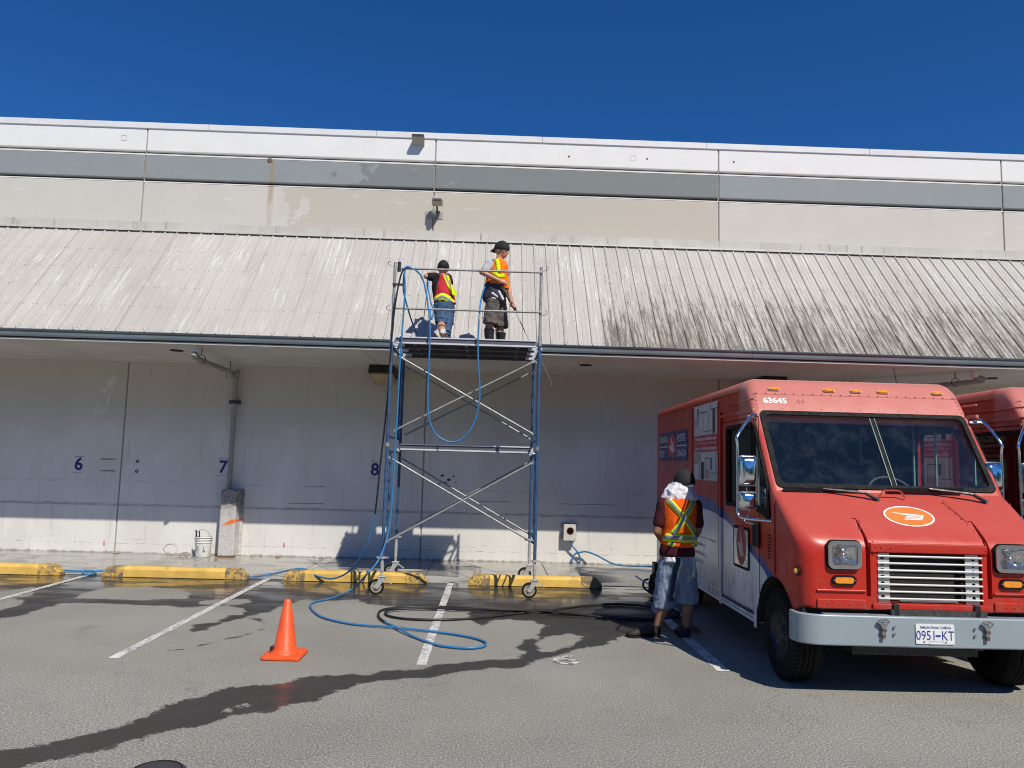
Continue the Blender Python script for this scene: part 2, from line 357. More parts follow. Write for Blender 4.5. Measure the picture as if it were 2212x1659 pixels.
def mat_guard():
    n = N('rusty_guard_paint'); p = n.pos(); s = n.sep(p)
    c = n.mix(n.ramp(n.noise(p, 5, 4), .3, .7), (.52, .50, .48), (.60, .59, .59))
    c = n.mix(n.ramp(n.noise(p, 24, 5, .8), .52, .62, 0, .7), c, (.30, .20, .13))
    c = n.mix(n.ramp(n.math('MULTIPLY_ADD', n.noise(p, 9, 3), .12, s[2]), .10, .05, 0, .9), c, (.20, .10, .045))
    d = n.math('ADD', n.math('ABSOLUTE', n.math('MULTIPLY', n.math('SUBTRACT', s[0], -4.40), .8)), n.math('MULTIPLY', n.math('ABSOLUTE', n.math('SUBTRACT', n.math('MULTIPLY_ADD', s[0], -.35, s[2]), 2.13)), 3.0))
    d = n.math('MULTIPLY_ADD', n.noise(p, 14, 3), .10, d)
    tp = n.math('MULTIPLY', n.ramp(s[2], .80, .88), n.ramp(n.noise(n.mapv(p, (1, 1, 2)), 13, 4, .8), .48, .56))
    c = n.mix(tp, c, (.06, .05, .045)); c = n.mix(n.ramp(s[2], .60, .95, 0, .55), c, (.22, .20, .18))
    c = n.mix(n.ramp(d, .22, .13), c, (.80, .17, .03))
    return n.set(col=c, rough=.6)
M['guard'] = mat_guard()

# ------------------------------------------------------------------ geometry helpers
def root_of(o):
    while o.parent: o = o.parent
    return o
def link(name, me, mat, parent=None, smooth=None, bevel=0, seg=2, origin=None):
    o = bpy.data.objects.new(name, me); COL.objects.link(o)
    if mat is not None and not me.materials: me.materials.append(M[mat] if isinstance(mat, str) else mat)
    if parent is not None:
        L = Vector(root_of(parent).location); me.transform(Matrix.Translation(-L)); o.parent = parent
    elif origin is not None:
        me.transform(Matrix.Translation(-Vector(origin))); o.location = origin
    if smooth is not None:
        for p in me.polygons: p.use_smooth = True
        me.set_sharp_from_angle(angle=radians(smooth))
    if bevel:
        b = o.modifiers.new('b', 'BEVEL'); b.width = bevel; b.segments = seg; b.limit_method = 'ANGLE'; b.angle_limit = radians(40)
    return o
class MB:
    def __init__(s): s.v, s.f, s.mi, s.k = [], [], [], 0
    def add(s, vs, fs):
        b = len(s.v); s.v += [tuple(v) for v in vs]; s.f += [tuple(b+i for i in f) for f in fs]; s.mi += [s.k]*len(fs); return s
    def mat(s, k): s.k = k; return s
    def box(s, a, b, M4=None):
        x0, y0, z0 = a; x1, y1, z1 = b
        vs = [(x0,y0,z0),(x1,y0,z0),(x1,y1,z0),(x0,y1,z0),(x0,y0,z1),(x1,y0,z1),(x1,y1,z1),(x0,y1,z1)]
        if M4: vs = [M4 @ Vector(v) for v in vs]
        return s.add(vs, [(0,3,2,1),(4,5,6,7),(0,1,5,4),(1,2,6,5),(2,3,7,6),(3,0,4,7)])
    def bar(s, p, q, w, h, up=(0, 0, 1)):
        p, q = Vector(p), Vector(q); d = (q-p); L = d.length; d.normalize()
        sx = d.cross(Vector(up)).normalized(); sz = sx.cross(d)
        m4 = Matrix((sx, d, sz)).transposed().to_4x4(); m4.translation = p
        return s.box((-w/2, 0, -h/2), (w/2, L, h/2), m4)
    def tube(s, pts, r, n=8, closed=False, cap=True, flat=1.0):
        pts = [Vector(p) for p in pts]; N_ = len(pts)
        rs = r if isinstance(r, (list, tuple)) else [r]*N_
        rings = []; prev = None
        for i, p in enumerate(pts):
            a = pts[(i-1) % N_] if (closed or i > 0) else p; b = pts[(i+1) % N_] if (closed or i < N_-1) else p
            t = (b-a).normalized()
            if prev is None:
                u = t.cross(Vector((0, 0, 1)))
                if u.length < .1: u = t.cross(Vector((0, 1, 0)))
            else: u = prev - t*prev.dot(t)
            u.normalize(); prev = u; w_ = t.cross(u)
            rings.append([p + u*cos(2*pi*k/n)*rs[i] + w_*sin(2*pi*k/n)*rs[i]*flat for k in range(n)])
        vs = [v for rg in rings for v in rg]; fs = []
        for i in range(N_ if closed else N_-1):
            j = (i+1) % N_
            fs += [(i*n+k, i*n+(k+1) % n, j*n+(k+1) % n, j*n+k) for k in range(n)]
        if cap and not closed: fs += [tuple(range(n))[::-1], tuple((N_-1)*n+k for k in range(n))]
        return s.add(vs, fs)
    def cyl(s, p, q, r, n=12, r2=None): return s.tube([p, q], [r, r if r2 is None else r2], n)
    def lathe(s, prof, c=(0, 0, 0), axis='z', n=24):
        c = Vector(c); vs = []; P_ = len(prof)
        for k in range(n):
            a = 2*pi*k/n
            for r, h in prof:
                if axis == 'z': vs.append(c+Vector((r*cos(a), r*sin(a), h)))
                elif axis == 'x': vs.append(c+Vector((h, r*cos(a), r*sin(a))))
                else: vs.append(c+Vector((r*cos(a), h, -r*sin(a))))
        fs = [(k*P_+i, ((k+1) % n)*P_+i, ((k+1) % n)*P_+i+1, k*P_+i+1) for k in range(n) for i in range(P_-1)]
        return s.add(vs, fs)
    def loft(s, rings, cap=True, closed=True):
        n = len(rings[0]); vs = [v for r in rings for v in r]; fs = []
        for i in range(len(rings)-1):
            for k in range(n if closed else n-1):
                fs.append((i*n+k, i*n+(k+1) % n, (i+1)*n+(k+1) % n, (i+1)*n+k))
        if cap and closed: fs += [tuple(range(n))[::-1], tuple((len(rings)-1)*n+k for k in range(n))]
        return s.add(vs, fs)
    def prism(s, poly, ax, a, b):
        """poly in the two other axes, extruded along axis ax from a to b"""
        def P(u, v, w_): return {0: (w_, u, v), 1: (u, w_, v), 2: (u, v, w_)}[ax]
        return s.loft([[P(u, v, a) for u, v in poly], [P(u, v, b) for u, v in poly]])
    def quad(s, *v): return s.add(v, [tuple(range(len(v)))])
    def ell(s, c, r, n=14, m_=9, rot=None):
        c = Vector(c); vs = []; fs = []
        for i in range(m_+1):
            th = pi*i/m_
            for k in range(n):
                v = Vector((r[0]*sin(th)*cos(2*pi*k/n), r[1]*sin(th)*sin(2*pi*k/n), r[2]*cos(th)))
                if rot: v = rot @ v
                vs.append(c+v)
        for i in range(m_):
            for k in range(n): fs.append((i*n+k, (i+1)*n+k, (i+1)*n+(k+1) % n, i*n+(k+1) % n))
        return s.add(vs, fs)
    def limb(s, pts, rs, n=12):
        """tapered chain with round joints; radii may be (across, depth)"""
        for i, (p, r) in enumerate(zip(pts, rs)):
            if isinstance(r, tuple): s.ell(p, (r[0], r[1], min(r)*.45), 16, 8)
            else: s.ell(p, (r, r, r), 12, 8)
        for i in range(len(pts)-1):
            p, q = Vector(pts[i]), Vector(pts[i+1]); d = (q-p).normalized()
            u = Vector((1, 0, 0)) - d*d.x
            if u.length < .2: u = Vector((0, 1, 0)) - d*d.y
            u.normalize(); w_ = d.cross(u); rings = []
            for P0, r in ((p, rs[i]), (q, rs[i+1])):
                r = r if isinstance(r, tuple) else (r, r)
                rings.append([P0+u*cos(2*pi*k/n)*r[0]+w_*sin(2*pi*k/n)*r[1] for k in range(n)])
            s.loft(rings)
        return s
    def mesh(s, name='m', fix=True, merge=0):
        me = bpy.data.meshes.new(name); me.from_pydata(s.v, [], s.f)
        if any(s.mi): me.polygons.foreach_set('material_index', s.mi)
        if fix or merge:
            b = bmesh.new(); b.from_mesh(me)
            if merge: bmesh.ops.remove_doubles(b, verts=b.verts, dist=merge)
            bmesh.ops.recalc_face_normals(b, faces=b.faces); b.to_mesh(me); b.free()
        me.update(); return me
    def build(s, name, mat, parent=None, **k):
        me = s.mesh(name)
        if isinstance(mat, (list, tuple)):
            for q in mat: me.materials.append(M[q])
            mat = None
        return link(name, me, mat, parent, **k)
def thing(name, loc, label, cat, group=None):
    o = bpy.data.objects.new(name, None); COL.objects.link(o); o.location = loc; o.empty_display_size = .2
    o['label'] = label; o['category'] = cat
    if group: o['group'] = group
    return o
def tag(o, label, cat, group=None):
    o['label'] = label; o['category'] = cat
    if group: o['group'] = group
    return o
def copy_tree(o, parent=None):
    c = o.copy(); COL.objects.link(c)
    if parent: c.parent = parent
    for ch in o.children: copy_tree(ch, c)
    return c
def bake(o):
    dg = bpy.context.evaluated_depsgraph_get(); dg.update()
    me = bpy.data.meshes.new_from_object(o.evaluated_get(dg), depsgraph=dg)
    o.modifiers.clear(); old = o.data; o.data = me
    return o
def plate(name, loops, th, mat, frame, parent=None, bevel=0, **k):
    """flat plate with holes: loops in 2D (first outer), thickness th, frame = (origin, u, v) with the face normal u x v"""
    cu = bpy.data.curves.new(name, 'CURVE'); cu.dimensions = '2D'; cu.fill_mode = 'BOTH'; cu.extrude = th/2
    for lp in loops:
        sp = cu.splines.new('POLY'); sp.points.add(len(lp)-1); sp.use_cyclic_u = True
        for q, (a, b) in zip(sp.points, lp): q.co = (a, b, 0, 1)
    return _flat(name, cu, th, mat, frame, parent, bevel, **k)
def _flat(name, cu, th, mat, frame, parent, bevel=0, **k):
    t = bpy.data.objects.new('t', cu); COL.objects.link(t)
    dg = bpy.context.evaluated_depsgraph_get()
    me = bpy.data.meshes.new_from_object(t.evaluated_get(dg)); bpy.data.objects.remove(t)
    me.materials.clear()
    o_, u, v = (Vector(q) for q in frame); u.normalize(); v = (v-u*v.dot(u)).normalized(); nn = u.cross(v)
    m4 = Matrix((u, v, nn)).transposed().to_4x4(); m4.translation = o_ + nn*(th/2)
    me.transform(m4)
    return link(name, me, mat, parent, bevel=bevel, **k)
def text(body, size, frame, mat, parent, name='lettering', th=.002, align='CENTER', sx=1.0, bold=0., **k):
    cu = bpy.data.curves.new(name, 'FONT'); cu.body = body; cu.size = size; cu.align_x = align; cu.align_y = 'CENTER'
    cu.extrude = th/2; cu.offset = bold; cu.resolution_u = 3
    o_, u, v = (Vector(q) for q in frame)
    t = bpy.data.objects.new('t', cu); COL.objects.link(t)
    dg = bpy.context.evaluated_depsgraph_get()
    me = bpy.data.meshes.new_from_object(t.evaluated_get(dg)); bpy.data.objects.remove(t); me.materials.clear()
    u.normalize(); v = (v-u*v.dot(u)).normalized(); nn = u.cross(v)
    m4 = Matrix((u*sx, v, nn)).transposed().to_4x4(); m4.translation = o_ + nn*(th/2)
    me.transform(m4)
    return link(name, me, mat, parent, **k)
def rrect(x0, y0, x1, y1, r, n=4):
    out = []
    for cx, cy, a0 in ((x1-r, y1-r, 0), (x0+r, y1-r, 90), (x0+r, y0+r, 180), (x1-r, y0+r, 270)):
        for i in range(n+1):
            a = radians(a0+90*i/n); out.append((cx+r*cos(a), cy+r*sin(a)))
    return out
def ellipse(cx, cy, rx, ry, n=40): return [(cx+rx*cos(2*pi*k/n), cy+ry*sin(2*pi*k/n)) for k in range(n)]
def smooth_path(pts, sub=6):
    pts = [Vector(p) for p in pts]; out = []
    for i in range(len(pts)-1):
        a = pts[max(0, i-1)]; b = pts[i]; c = pts[i+1]; d = pts[min(len(pts)-1, i+2)]
        for k in range(sub):
            t = k/sub
            out.append(.5*((2*b)+(c-a)*t+(2*a-5*b+4*c-d)*t*t+(3*b-a-3*c+d)*t**3))
    out.append(pts[-1]); return out

# ------------------------------------------------------------------ ground with its wet patches
def wet_polys():
    a = lambda pts: [G(x*.36, 1150.2+y*.36).to_2d() for x, y in pts]           # first survey sheet (left)
    b = lambda pts: [G(619.4+x*.36, 1194.5+y*.36).to_2d() for x, y in pts]      # second sheet (middle)
    wet = []
    wet.append(a([(-200,1330),(0,1305),(200,1290),(330,1250),(480,1215),(700,1165),(830,1120),(900,1080),(1080,1010),(1200,990),(1350,935),(1480,920),(1600,915),(1750,890),(1880,860),(2050,855),(2212,850)])
               + b([(620,700),(830,700),(900,670),(1080,660),(1200,640),(1380,640),(1430,590),(1380,570),(1420,520),(1520,510),(1640,490),(1900,480),(2000,510),(1890,560),(1750,570),(1600,620),(1500,640),(1450,680),(1300,690),(1130,700),(1000,720),(830,755),(700,750),(560,765),(430,790),(300,830),(180,880),(0,910)])
               + a([(1640,1080),(1500,1080),(1350,1110),(1230,1150),(1080,1175),(900,1225),(700,1280),(600,1320),(500,1330),(380,1350),(200,1395),(0,1430),(-200,1480)]))
    wet.append([Vector((-9.5, 11.3))] + a([(-300,560),(0,515),(130,500),(250,455),(370,425),(470,420),(820,435),(1020,440),(1090,452),(1250,440),(1350,440),(1460,455),(1470,490),(1380,500),(1290,540),(1160,550),(1140,600),(1250,580),(1300,550),(1420,520),(1470,510),(1500,500),(1570,545),(1585,545),(1520,490),(1600,480),(1700,440),(1800,405),(1900,400)])
               + b([(70,290),(420,280),(500,310),(700,325),(900,345),(1080,350),(1100,400),(1180,440),(1240,400),(1330,400),(1480,410),(1560,440),(1500,470),(1520,510),(1640,495),(1700,480),(1850,490),(1990,505),(2212,470)]) + [Vector((2.25, 8.1)), Vector((2.3, 9.5)), Vector((2.45, 11.3))])
    wet.append(a([(1000,715),(1200,680),(1350,640),(1480,610),(1570,580),(1590,575),(1500,612),(1400,632),(1300,655),(1150,690),(1040,712)]))
    dry = [a([(440,395),(520,360),(620,330),(900,325),(1100,345),(1150,360),(1120,398),(960,400),(900,408),(700,402)]),
           a([(-200,380),(0,355),(220,325),(180,385),(60,390),(150,410),(120,435),(0,470),(-200,500)]),
           a([(1160,430),(1250,405),(1500,400),(1480,432),(1300,434)]),
           b([(1500,525),(1600,492),(1700,490),(1780,500),(1740,540),(1600,590),(1510,592)]),
           a([(1325,1080),(1390,1050),(1480,1030),(1500,1040),(1420,1060)])]
    return wet, dry
def sdist(P, poly):
    poly = np.array([tuple(q) for q in poly]); nx = np.roll(poly, -1, 0)
    d = np.full(len(P), 1e9); ins = np.zeros(len(P), bool)
    for (ax, ay), (bx, by) in zip(poly, nx):
        e = np.array([bx-ax, by-ay]); v = P-np.array([ax, ay]); L = e@e+1e-12
        t = np.clip((v@e)/L, 0, 1); q = v-t[:, None]*e; d = np.minimum(d, (q**2).sum(1))
        c = (ay > P[:, 1]) != (by > P[:, 1])
        if by != ay: ins ^= c & (P[:, 0] < (bx-ax)*(P[:, 1]-ay)/(by-ay)+ax)
    d = np.sqrt(d); return np.where(ins, -d, d)
def grid_mesh(name, xs, ys, z=0):
    X, Y = np.meshgrid(xs, ys); V = np.stack([X.ravel(), Y.ravel(), np.full(X.size, z)], 1); nx = len(xs)
    i = np.arange(len(ys)-1)[:, None]*nx+np.arange(nx-1)[None]; i = i.ravel()
    F = np.stack([i, i+1, i+nx+1, i+nx], 1)
    me = bpy.data.meshes.new(name); me.from_pydata(V.tolist(), [], F.tolist()); return me, V
EDGE = 11.13
me, V = grid_mesh('car_park', np.concatenate([[-120, -40, -14], np.arange(-10, 7.5, .06), [12, 40, 120]]), np.concatenate([[-120, -30, -5, 1], np.arange(3.6, EDGE-.03, .06), [EDGE]]))
wet, dry = wet_polys(); sd = np.full(len(V), 9.)
for q in wet: sd = np.minimum(sd, sdist(V[:, :2], q))
for q in dry: sd = np.maximum(sd, -sdist(V[:, :2], q))
me.attributes.new('wet', 'FLOAT', 'POINT').data.foreach_set('value', np.clip(sd, -2, 2).astype(np.float32))
ground = link('car_park', me, 'asphalt'); ground['kind'] = 'structure'
far = MB().quad((-600, -600, -.03), (600, -600, -.03), (600, 600, -.03), (-600, 600, -.03)).build('ground', 'asphalt'); far['kind'] = 'structure'

walk = bpy.data.objects.new('pavement', None); COL.objects.link(walk); walk.location = (0, 12.3, 0); walk['kind'] = 'structure'
WY = 13.55
xj = [-12.13, -10.28, -8.43, -6.58, -4.73, -2.82, -.95, .92, 2.8, 4.65, 6.5, 8.35, 10.2, 12.1]
for a_, b_ in zip(xj[:-1], xj[1:]):
    MB().box((a_+.006, EDGE+.002, -.1), (b_-.006, WY+.05, .006)).build('paving_slab', 'walk', walk, bevel=.004, seg=1)
n = N('very_worn_number_paint'); p = n.pos()
a_ = n.ramp(n.noise(p, 16, 5, .75), .50, .54)
M['wornline'] = n.set(col=n.mix(a_, (.20, .195, .185), (.66, .65, .62)), rough=.8)
# parking lines
def strip_obj(name, pts, w_, z, mat):
    (x0, y0), (x1, y1) = pts
    ys = np.linspace(y0, y1, 30); m_ = MB()
    L = [(x0+(x1-x0)*(y-y0)/(y1-y0)-w_/2+random.uniform(-.003, .003), y, z) for y in ys]
    R_ = [(p[0]+w_+random.uniform(-.003, .003), p[1], z) for p in L]
    return m_.loft([L, R_], closed=False).build(name, mat)
for x, lb in ((-5.60, 'leftmost'), (-3.11, 'second'), (-.54, 'third'), (2.02, 'fourth'), (4.55, 'fifth')):
    o = strip_obj('parking_line', ((x, 6.66), (x+.01, 11.10 if x != 2.02 else 9.6)), .085 if x != 2.02 else .11, .004, 'line'); o['kind'] = 'structure'
nine = text('9', .46, (G(1222, 1423, .004), (-.97, .1, 0), (0, -1, 0)), 'wornline', None, name='painted_number', th=.001, sx=1.15, bold=.008); nine['kind'] = 'structure'

# ------------------------------------------------------------------ the long building
XL, XR = -12.3, 13.2
bld = thing('warehouse', (0, WY, 0), 'long white, grey and beige commercial building with a sloping ribbed metal awning', 'building')
joints = [-11.7, -6.44, -1.195, 4.035, 9.355, 14.6]
gp = .022
MB().box((-17, WY+.09, 0), (18, WY+18, 7.45)).build('wall_core', 'dark', bld)
for i in range(-1, len(joints)-1):
    a_ = joints[i]+gp/2 if i >= 0 else -16.9; b_ = joints[i+1]-gp/2
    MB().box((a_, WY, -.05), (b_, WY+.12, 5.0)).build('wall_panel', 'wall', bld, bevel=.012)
    MB().box((a_, WY, 5.003), (b_, WY+.12, 6.598)).build('beige_band', 'beige_wall', bld, bevel=.012)
    MB().box((a_, WY, 6.675), (b_, WY+.12, 7.105)).build('grey_band', 'grey_band', bld, bevel=.012)
    MB().box((a_, WY-.002, 7.107), (b_, WY+.10, 7.133)).build('sunlit_lip', 'white_band', bld)  # white strip painting in the sunlit bevel under the reveal
    MB().box((a_, WY-.002, 6.600), (b_, WY+.10, 6.618)).build('sunlit_lip', 'white_band', bld)
    MB().box((a_, WY, 7.185), (b_, WY+.12, 7.66)).build('white_band', 'white_band', bld, bevel=.012)
for x in joints[:-1]:
    MB().box((x-gp/2+.001, WY+.02, -.05), (x+gp/2-.001, WY+.1, 7.6)).build('joint_sealant', 'pipe', bld)
cx = [-17]+[joints[1]-5+i*3.05 for i in range(0, 9)]+[18]
for a_, b_ in zip(cx[:-1], cx[1:]):
    MB().prism([(WY-.022, 7.605), (WY+.35, 7.605), (WY+.35, 7.735), (WY-.022, 7.715)], 0, a_+.003, b_-.003).build('coping', 'coping', bld, bevel=.004)
# awning geometry
E0 = Vector((0, 11.44, 3.515)); E1 = Vector((0, 13.38, 5.665))
sd_ = (E1-E0); SL = sd_.length; sd_.normalize(); sn = Vector((0, -sd_.z, sd_.y))
pitch_ = .2104
def roof_profile(w_):
    prof = []
    nr = round(w_/pitch_)
    for k in range(nr):
        x = k*pitch_
        prof += [(x-.020 if k else 0, 0 if k else .020), (x-.009 if k else .004, .020), (x+.009, .020), (x+.022, 0)]
        for q in (.075, .135): prof += [(x+q-.008, 0), (x+q-.004, .0035), (x+q+.004, .0035), (x+q+.008, 0)]
    x = w_; prof += [(x-.020, 0), (x-.012, .018), (x-.002, .020)]
    return prof
pw = pitch_*4; x = XL-.1
prof = roof_profile(pw); proto = None; i = 0
while x < XR:
    if proto is None:
        m_ = MB(); rings = []
        for t in (0, SL): rings.append([Vector((u, 0, 0))+E0+sd_*t+sn*h for u, h in prof])
        m_.loft(rings, closed=False)
        rings2 = [[v-sn*.006 for v in r] for r in rings]; m_.loft(rings2, closed=False)
        for r, r2 in ((rings[0], rings2[0]),): m_.loft([r, r2], closed=False)
        proto = m_.build('roof_panel', 'roof', bld); o = proto
    else:
        o = proto.copy(); COL.objects.link(o)
    o.location = (x, 0, (i % 2)*.0025); x += pw; i += 1
nrib = int((XR-XL)/pitch_)
m_ = MB()
for k in range(nrib+4):
    xx = XL-.1+k*pitch_
    for t in (.06, .62, 1.15, 1.68, 2.22, 2.82):
        for dx in (.036, .176):
            c = E0+sd_*t+sn*.002+Vector((xx+dx, 0, 0)); m_.tube([c, c+sn*.007], .0050, 5)
o = m_.build('roof_screws', 'screw', bld); o['kind'] = 'stuff'
# top flashing, in lengths
fj = [-17, -9.3, -6.55, -4.0, -.62+.3, 2.9, 5.9, 8.9, 18]
for a_, b_ in zip(fj[:-1], fj[1:]):
    MB().prism([(WY-.001, 5.86), (WY-.016, 5.86), (WY-.016, 5.72), (E1.y-.085, 5.655), (E1.y-.09, 5.622), (E1.y-.08, 5.622), (WY-.001, 5.69)], 0, a_+.003, b_-.003).build('flashing', 'flashing', bld)
MB().box((-17, E1.y-.05, 5.590), (18, WY, 5.612)).build('flashing_gap', 'dark', bld)
# eave: gutter, trim, soffit
for a_, b_ in ((-17, -8.02), (-8.015, .02), (.025, 3.9), (3.905, 11), (11.005, 18)):
    MB().prism([(11.40, 3.40), (11.44, 3.395), (11.50, 3.395), (11.50, 3.515), (11.44, 3.515), (11.42, 3.50), (11.385, 3.515), (11.365, 3.505), (11.375, 3.485), (11.392, 3.47), (11.392, 3.425)], 0, a_, b_).build('gutter', 'gutter', bld)
MB().box((-17, 11.425, 3.352), (18, 11.47, 3.382)).build('eave_trim', 'trimw', bld)
MB().box((-17, 11.445, 3.384), (18, 11.52, 3.394)).build('eave_shadow_gap', 'dark', bld)
sj = [-17, -11.1, -8.1, -5.05, -1.98, 1.35, 5.0, 8.2, 11.3, 18]
for a_, b_ in zip(sj[:-1], sj[1:]):
    MB().add([(a_+.004, 11.47, 3.362), (b_-.004, 11.47, 3.362), (b_-.004, WY+.02, 3.318), (a_+.004, WY+.02, 3.318), (a_+.004, 11.47, 3.378), (b_-.004, 11.47, 3.378), (b_-.004, WY+.02, 3.334), (a_+.004, WY+.02, 3.334)],
             [(0,3,2,1),(4,5,6,7),(0,1,5,4),(1,2,6,5),(2,3,7,6),(3,0,4,7)]).build('soffit_panel', 'soffit', bld)
MB().box((-17, 11.5, 3.40), (18, WY, 3.44)).build('soffit_backing', 'dark', bld)
for x, y in ((382, 758), (1265, 789), (2140, 817)):
    c = G(x, y, 3.34); zc = 3.362-(c.y-11.47)/2.1*.044
    MB().lathe([(0, -.001), (.085, -.001), (.10, -.006), (.105, 0), (.105, .012)], (c.x, c.y, zc-.004)).build('vent_hole', 'dark', bld)
# downpipes
def downpipe(top, bend, zlow, label=None):
    t = Vector(top); b = Vector(bend)
    p = MB().tube(smooth_path([t+Vector((0, 0, .14)), t, t+Vector((-.0, .06, -.09)), b+Vector((0, -.08, .03)), b+Vector((0, 0, -.10)), Vector((b.x+.005, b.y, zlow))], 5), .043, 12).build('downpipe', 'pipe', bld, smooth=50)
    MB().tube([t+Vector((0, 0, .1)), t+Vector((0, 0, -.02))], .062, 12).build('pipe_elbow', 'pvc', bld, smooth=50)
    for k in (.12, .83):
        c = t.lerp(b, k)+Vector((0, 0, -.06+.04*k)); m_ = MB()
        ring = [c+Vector((.066*cos(a), 0, .066*sin(a))) for a in np.linspace(0, 2*pi, 14)[:-1]]
        m_.tube(ring, .006, 5, closed=True); m_.cyl(c+Vector((0, 0, .066)), Vector((c.x, c.y, 3.36)), .008, 6); m_.build('pipe_hanger', 'tape', bld)
    return p
downpipe(tuple(A(424, 758, 11.62)-Vector((0,0,.02))), (-4.52, 13.44, 3.10), .95)
MB().box((-4.60, 13.40, 2.62), (-4.44, 13.55, 2.68)).build('pipe_strap', 'tape', bld)
downpipe((7.55, 11.75, 3.27), (6.0, 13.44, 3.05), 0.1)
# scuppers / repair marks high on the wall
def frame_xz(x, z, y=WY): return ((x, y, z), (1, 0, 0), (0, 0, 1))
for x, y in ((268, 298), (1368, 384-42), (2170-2, 0)):
    if y > 0:
        p = A(x, y, WY); plate('patch_outline', [rrect(-.05, -.05, .05, .05, .004), rrect(-.043, -.043, .043, .043, .003)], .002, 'flashing', ((p.x, WY-.001, p.z), (1, 0, 0), (0, 0, 1)), bld)
for x, y, l in ((1229, 338, .12), (1398, 343, .16), (1585, 350, .14)):
    p = A(x, y, WY); MB().lathe([(0, -.006), (.014, -.005), (.02, 0)], (p.x, WY-.001, p.z), 'y', 10).build('rusty_tie_bolt', 'rust', bld)
p = A(583, 347, WY); MB().lathe([(.0, 0), (.03, -.001), (.035, -.006), (.045, -.004), (.05, 0)], (p.x, WY-.001, p.z), 'y', 14).build('weep_hole', 'rust', bld)
# marker-pen bay numbers with pencil-like dashes
def wall_text(s, x, y, zc, size=.30, mat='paintpurple'):
    return text(s, size, ((x, WY-.0015, zc), (1, 0, 0), (0, 0, 1)), mat, bld, name='bay_number', th=.001, bold=.007, sx=1.0)
wall_text('6', -7.165, 0, 1.495); wall_text('7', -4.68, 0, 1.51); wall_text('8', -2.04, 0, 1.535)
def dash(x, z, w_, h=.012): MB().box((x-w_/2, WY-.0022, z-h/2), (x+w_/2, WY-.0002, z+h/2)).build('tape_mark', 'mark', bld)
for x, z in ((-7.16, 1.63), (-7.18, 1.36), (-4.68, 1.66), (-4.70, 1.365), (-2.04, 1.69), (-2.05, 1.39)): dash(x, z, .17, .009)
for z in (1.60, 1.40): dash(-6.66, z, .26, .022)
for x, z in ((-6.16, 1.575), (-6.16, 1.405)): 
    MB().lathe([(.012, -.002), (.03, -.003), (.03, 0)], (x, WY, z), 'y', 10).build('screw_mark', 'tape', bld)
for x, z, s_ in ((-.86, 1.47, .03), (-.74, 1.40, .035), (-.66, 1.46, .02), (-.80, 1.35, .025), (-.9, 1.33, .02), (-.62, 1.36, .015)):
    MB().ell((x, WY, z), (s_, .004, s_*.7), 8, 5).build('paint_chip', 'tape', bld)
for (x0, z0, x1, z1) in ((-.2, 1.04, .35, 1.05), (1.2, 1.03, 2.2, 1.035), (-3.25, 1.21, -2.9, 1.225), (-3.5, .92, -2.9, .93), (.9, .80, 1.05, .81)):
    MB().bar((x0, WY-.0005, z0), (x1, WY-.0005, z1), .002, .010).build('scrape_mark', 'mark', bld)
for x, z in ((-6.62, .16), (-3.55, .20)):
    MB().ell((x, WY, z), (.02, .003, .05), 8, 5).build('spray_mark', 'pinkm', bld)

# ------------------------------------------------------------------ lamps, camera, outlet, guard
t = thing('wall_lamp', A(905, 305, WY), 'small dark box lamp high under the roof coping', 'lamp')
p = t.location
MB().add([(p.x-.115, WY-.20, p.z-.0), (p.x+.115, WY-.20, p.z+.0), (p.x+.105, WY, p.z-.10), (p.x-.105, WY, p.z-.10), (p.x-.115, WY-.20, p.z+.05), (p.x+.115, WY-.20, p.z+.05), (p.x+.105, WY, p.z+.05), (p.x-.105, WY, p.z+.05)],
         [(0,3,2,1),(4,5,6,7),(0,1,5,4),(1,2,6,5),(2,3,7,6),(3,0,4,7)]).build('housing', 'lampc', t, bevel=.008)
MB().box((p.x-.105, WY-.204, p.z+.003), (p.x+.105, WY-.201, p.z+.047)).build('lamp_front', 'lampb', t)
t = thing('security_camera', (-1.15, WY, 6.2), 'grey floodlight with round sensor head on a bracket over the wall joint', 'floodlight')
MB().box((-1.34, WY-.012, 6.09), (-1.02, WY-.001, 6.23)).build('back_plate', 'lampc', t, bevel=.004)
MB().box((-.105, -.06, -.055), (.085, .09, .055), Matrix.Translation((-1.10, WY-.20, 6.37)) @ Matrix.Rotation(radians(-25), 4, 'X')).build('housing', 'lampc', t, bevel=.012)
MB().box((-.09, -.072, -.05), (.07, -.061, -.0), Matrix.Translation((-1.10, WY-.20, 6.36)) @ Matrix.Rotation(radians(-25), 4, 'X')).build('lens', 'lampb', t)
MB().cyl((-1.12, WY-.005, 6.19), (-1.12, WY-.17, 6.33), .016, 8).cyl((-1.18, WY-.005, 6.16), (-1.17, WY-.10, 6.14), .014, 8).build('bracket', 'lampb', t)
MB().ell((-1.18, WY-.14, 6.15), (.055, .055, .062)).build('sensor_head', 'gutter', t, smooth=60)
MB().tube(smooth_path([(-1.15, WY-.03, 6.12), (-1.16, WY-.05, 6.02), (-1.17, WY-.02, 5.96)]), .007, 6).build('cable', 'tape', t)
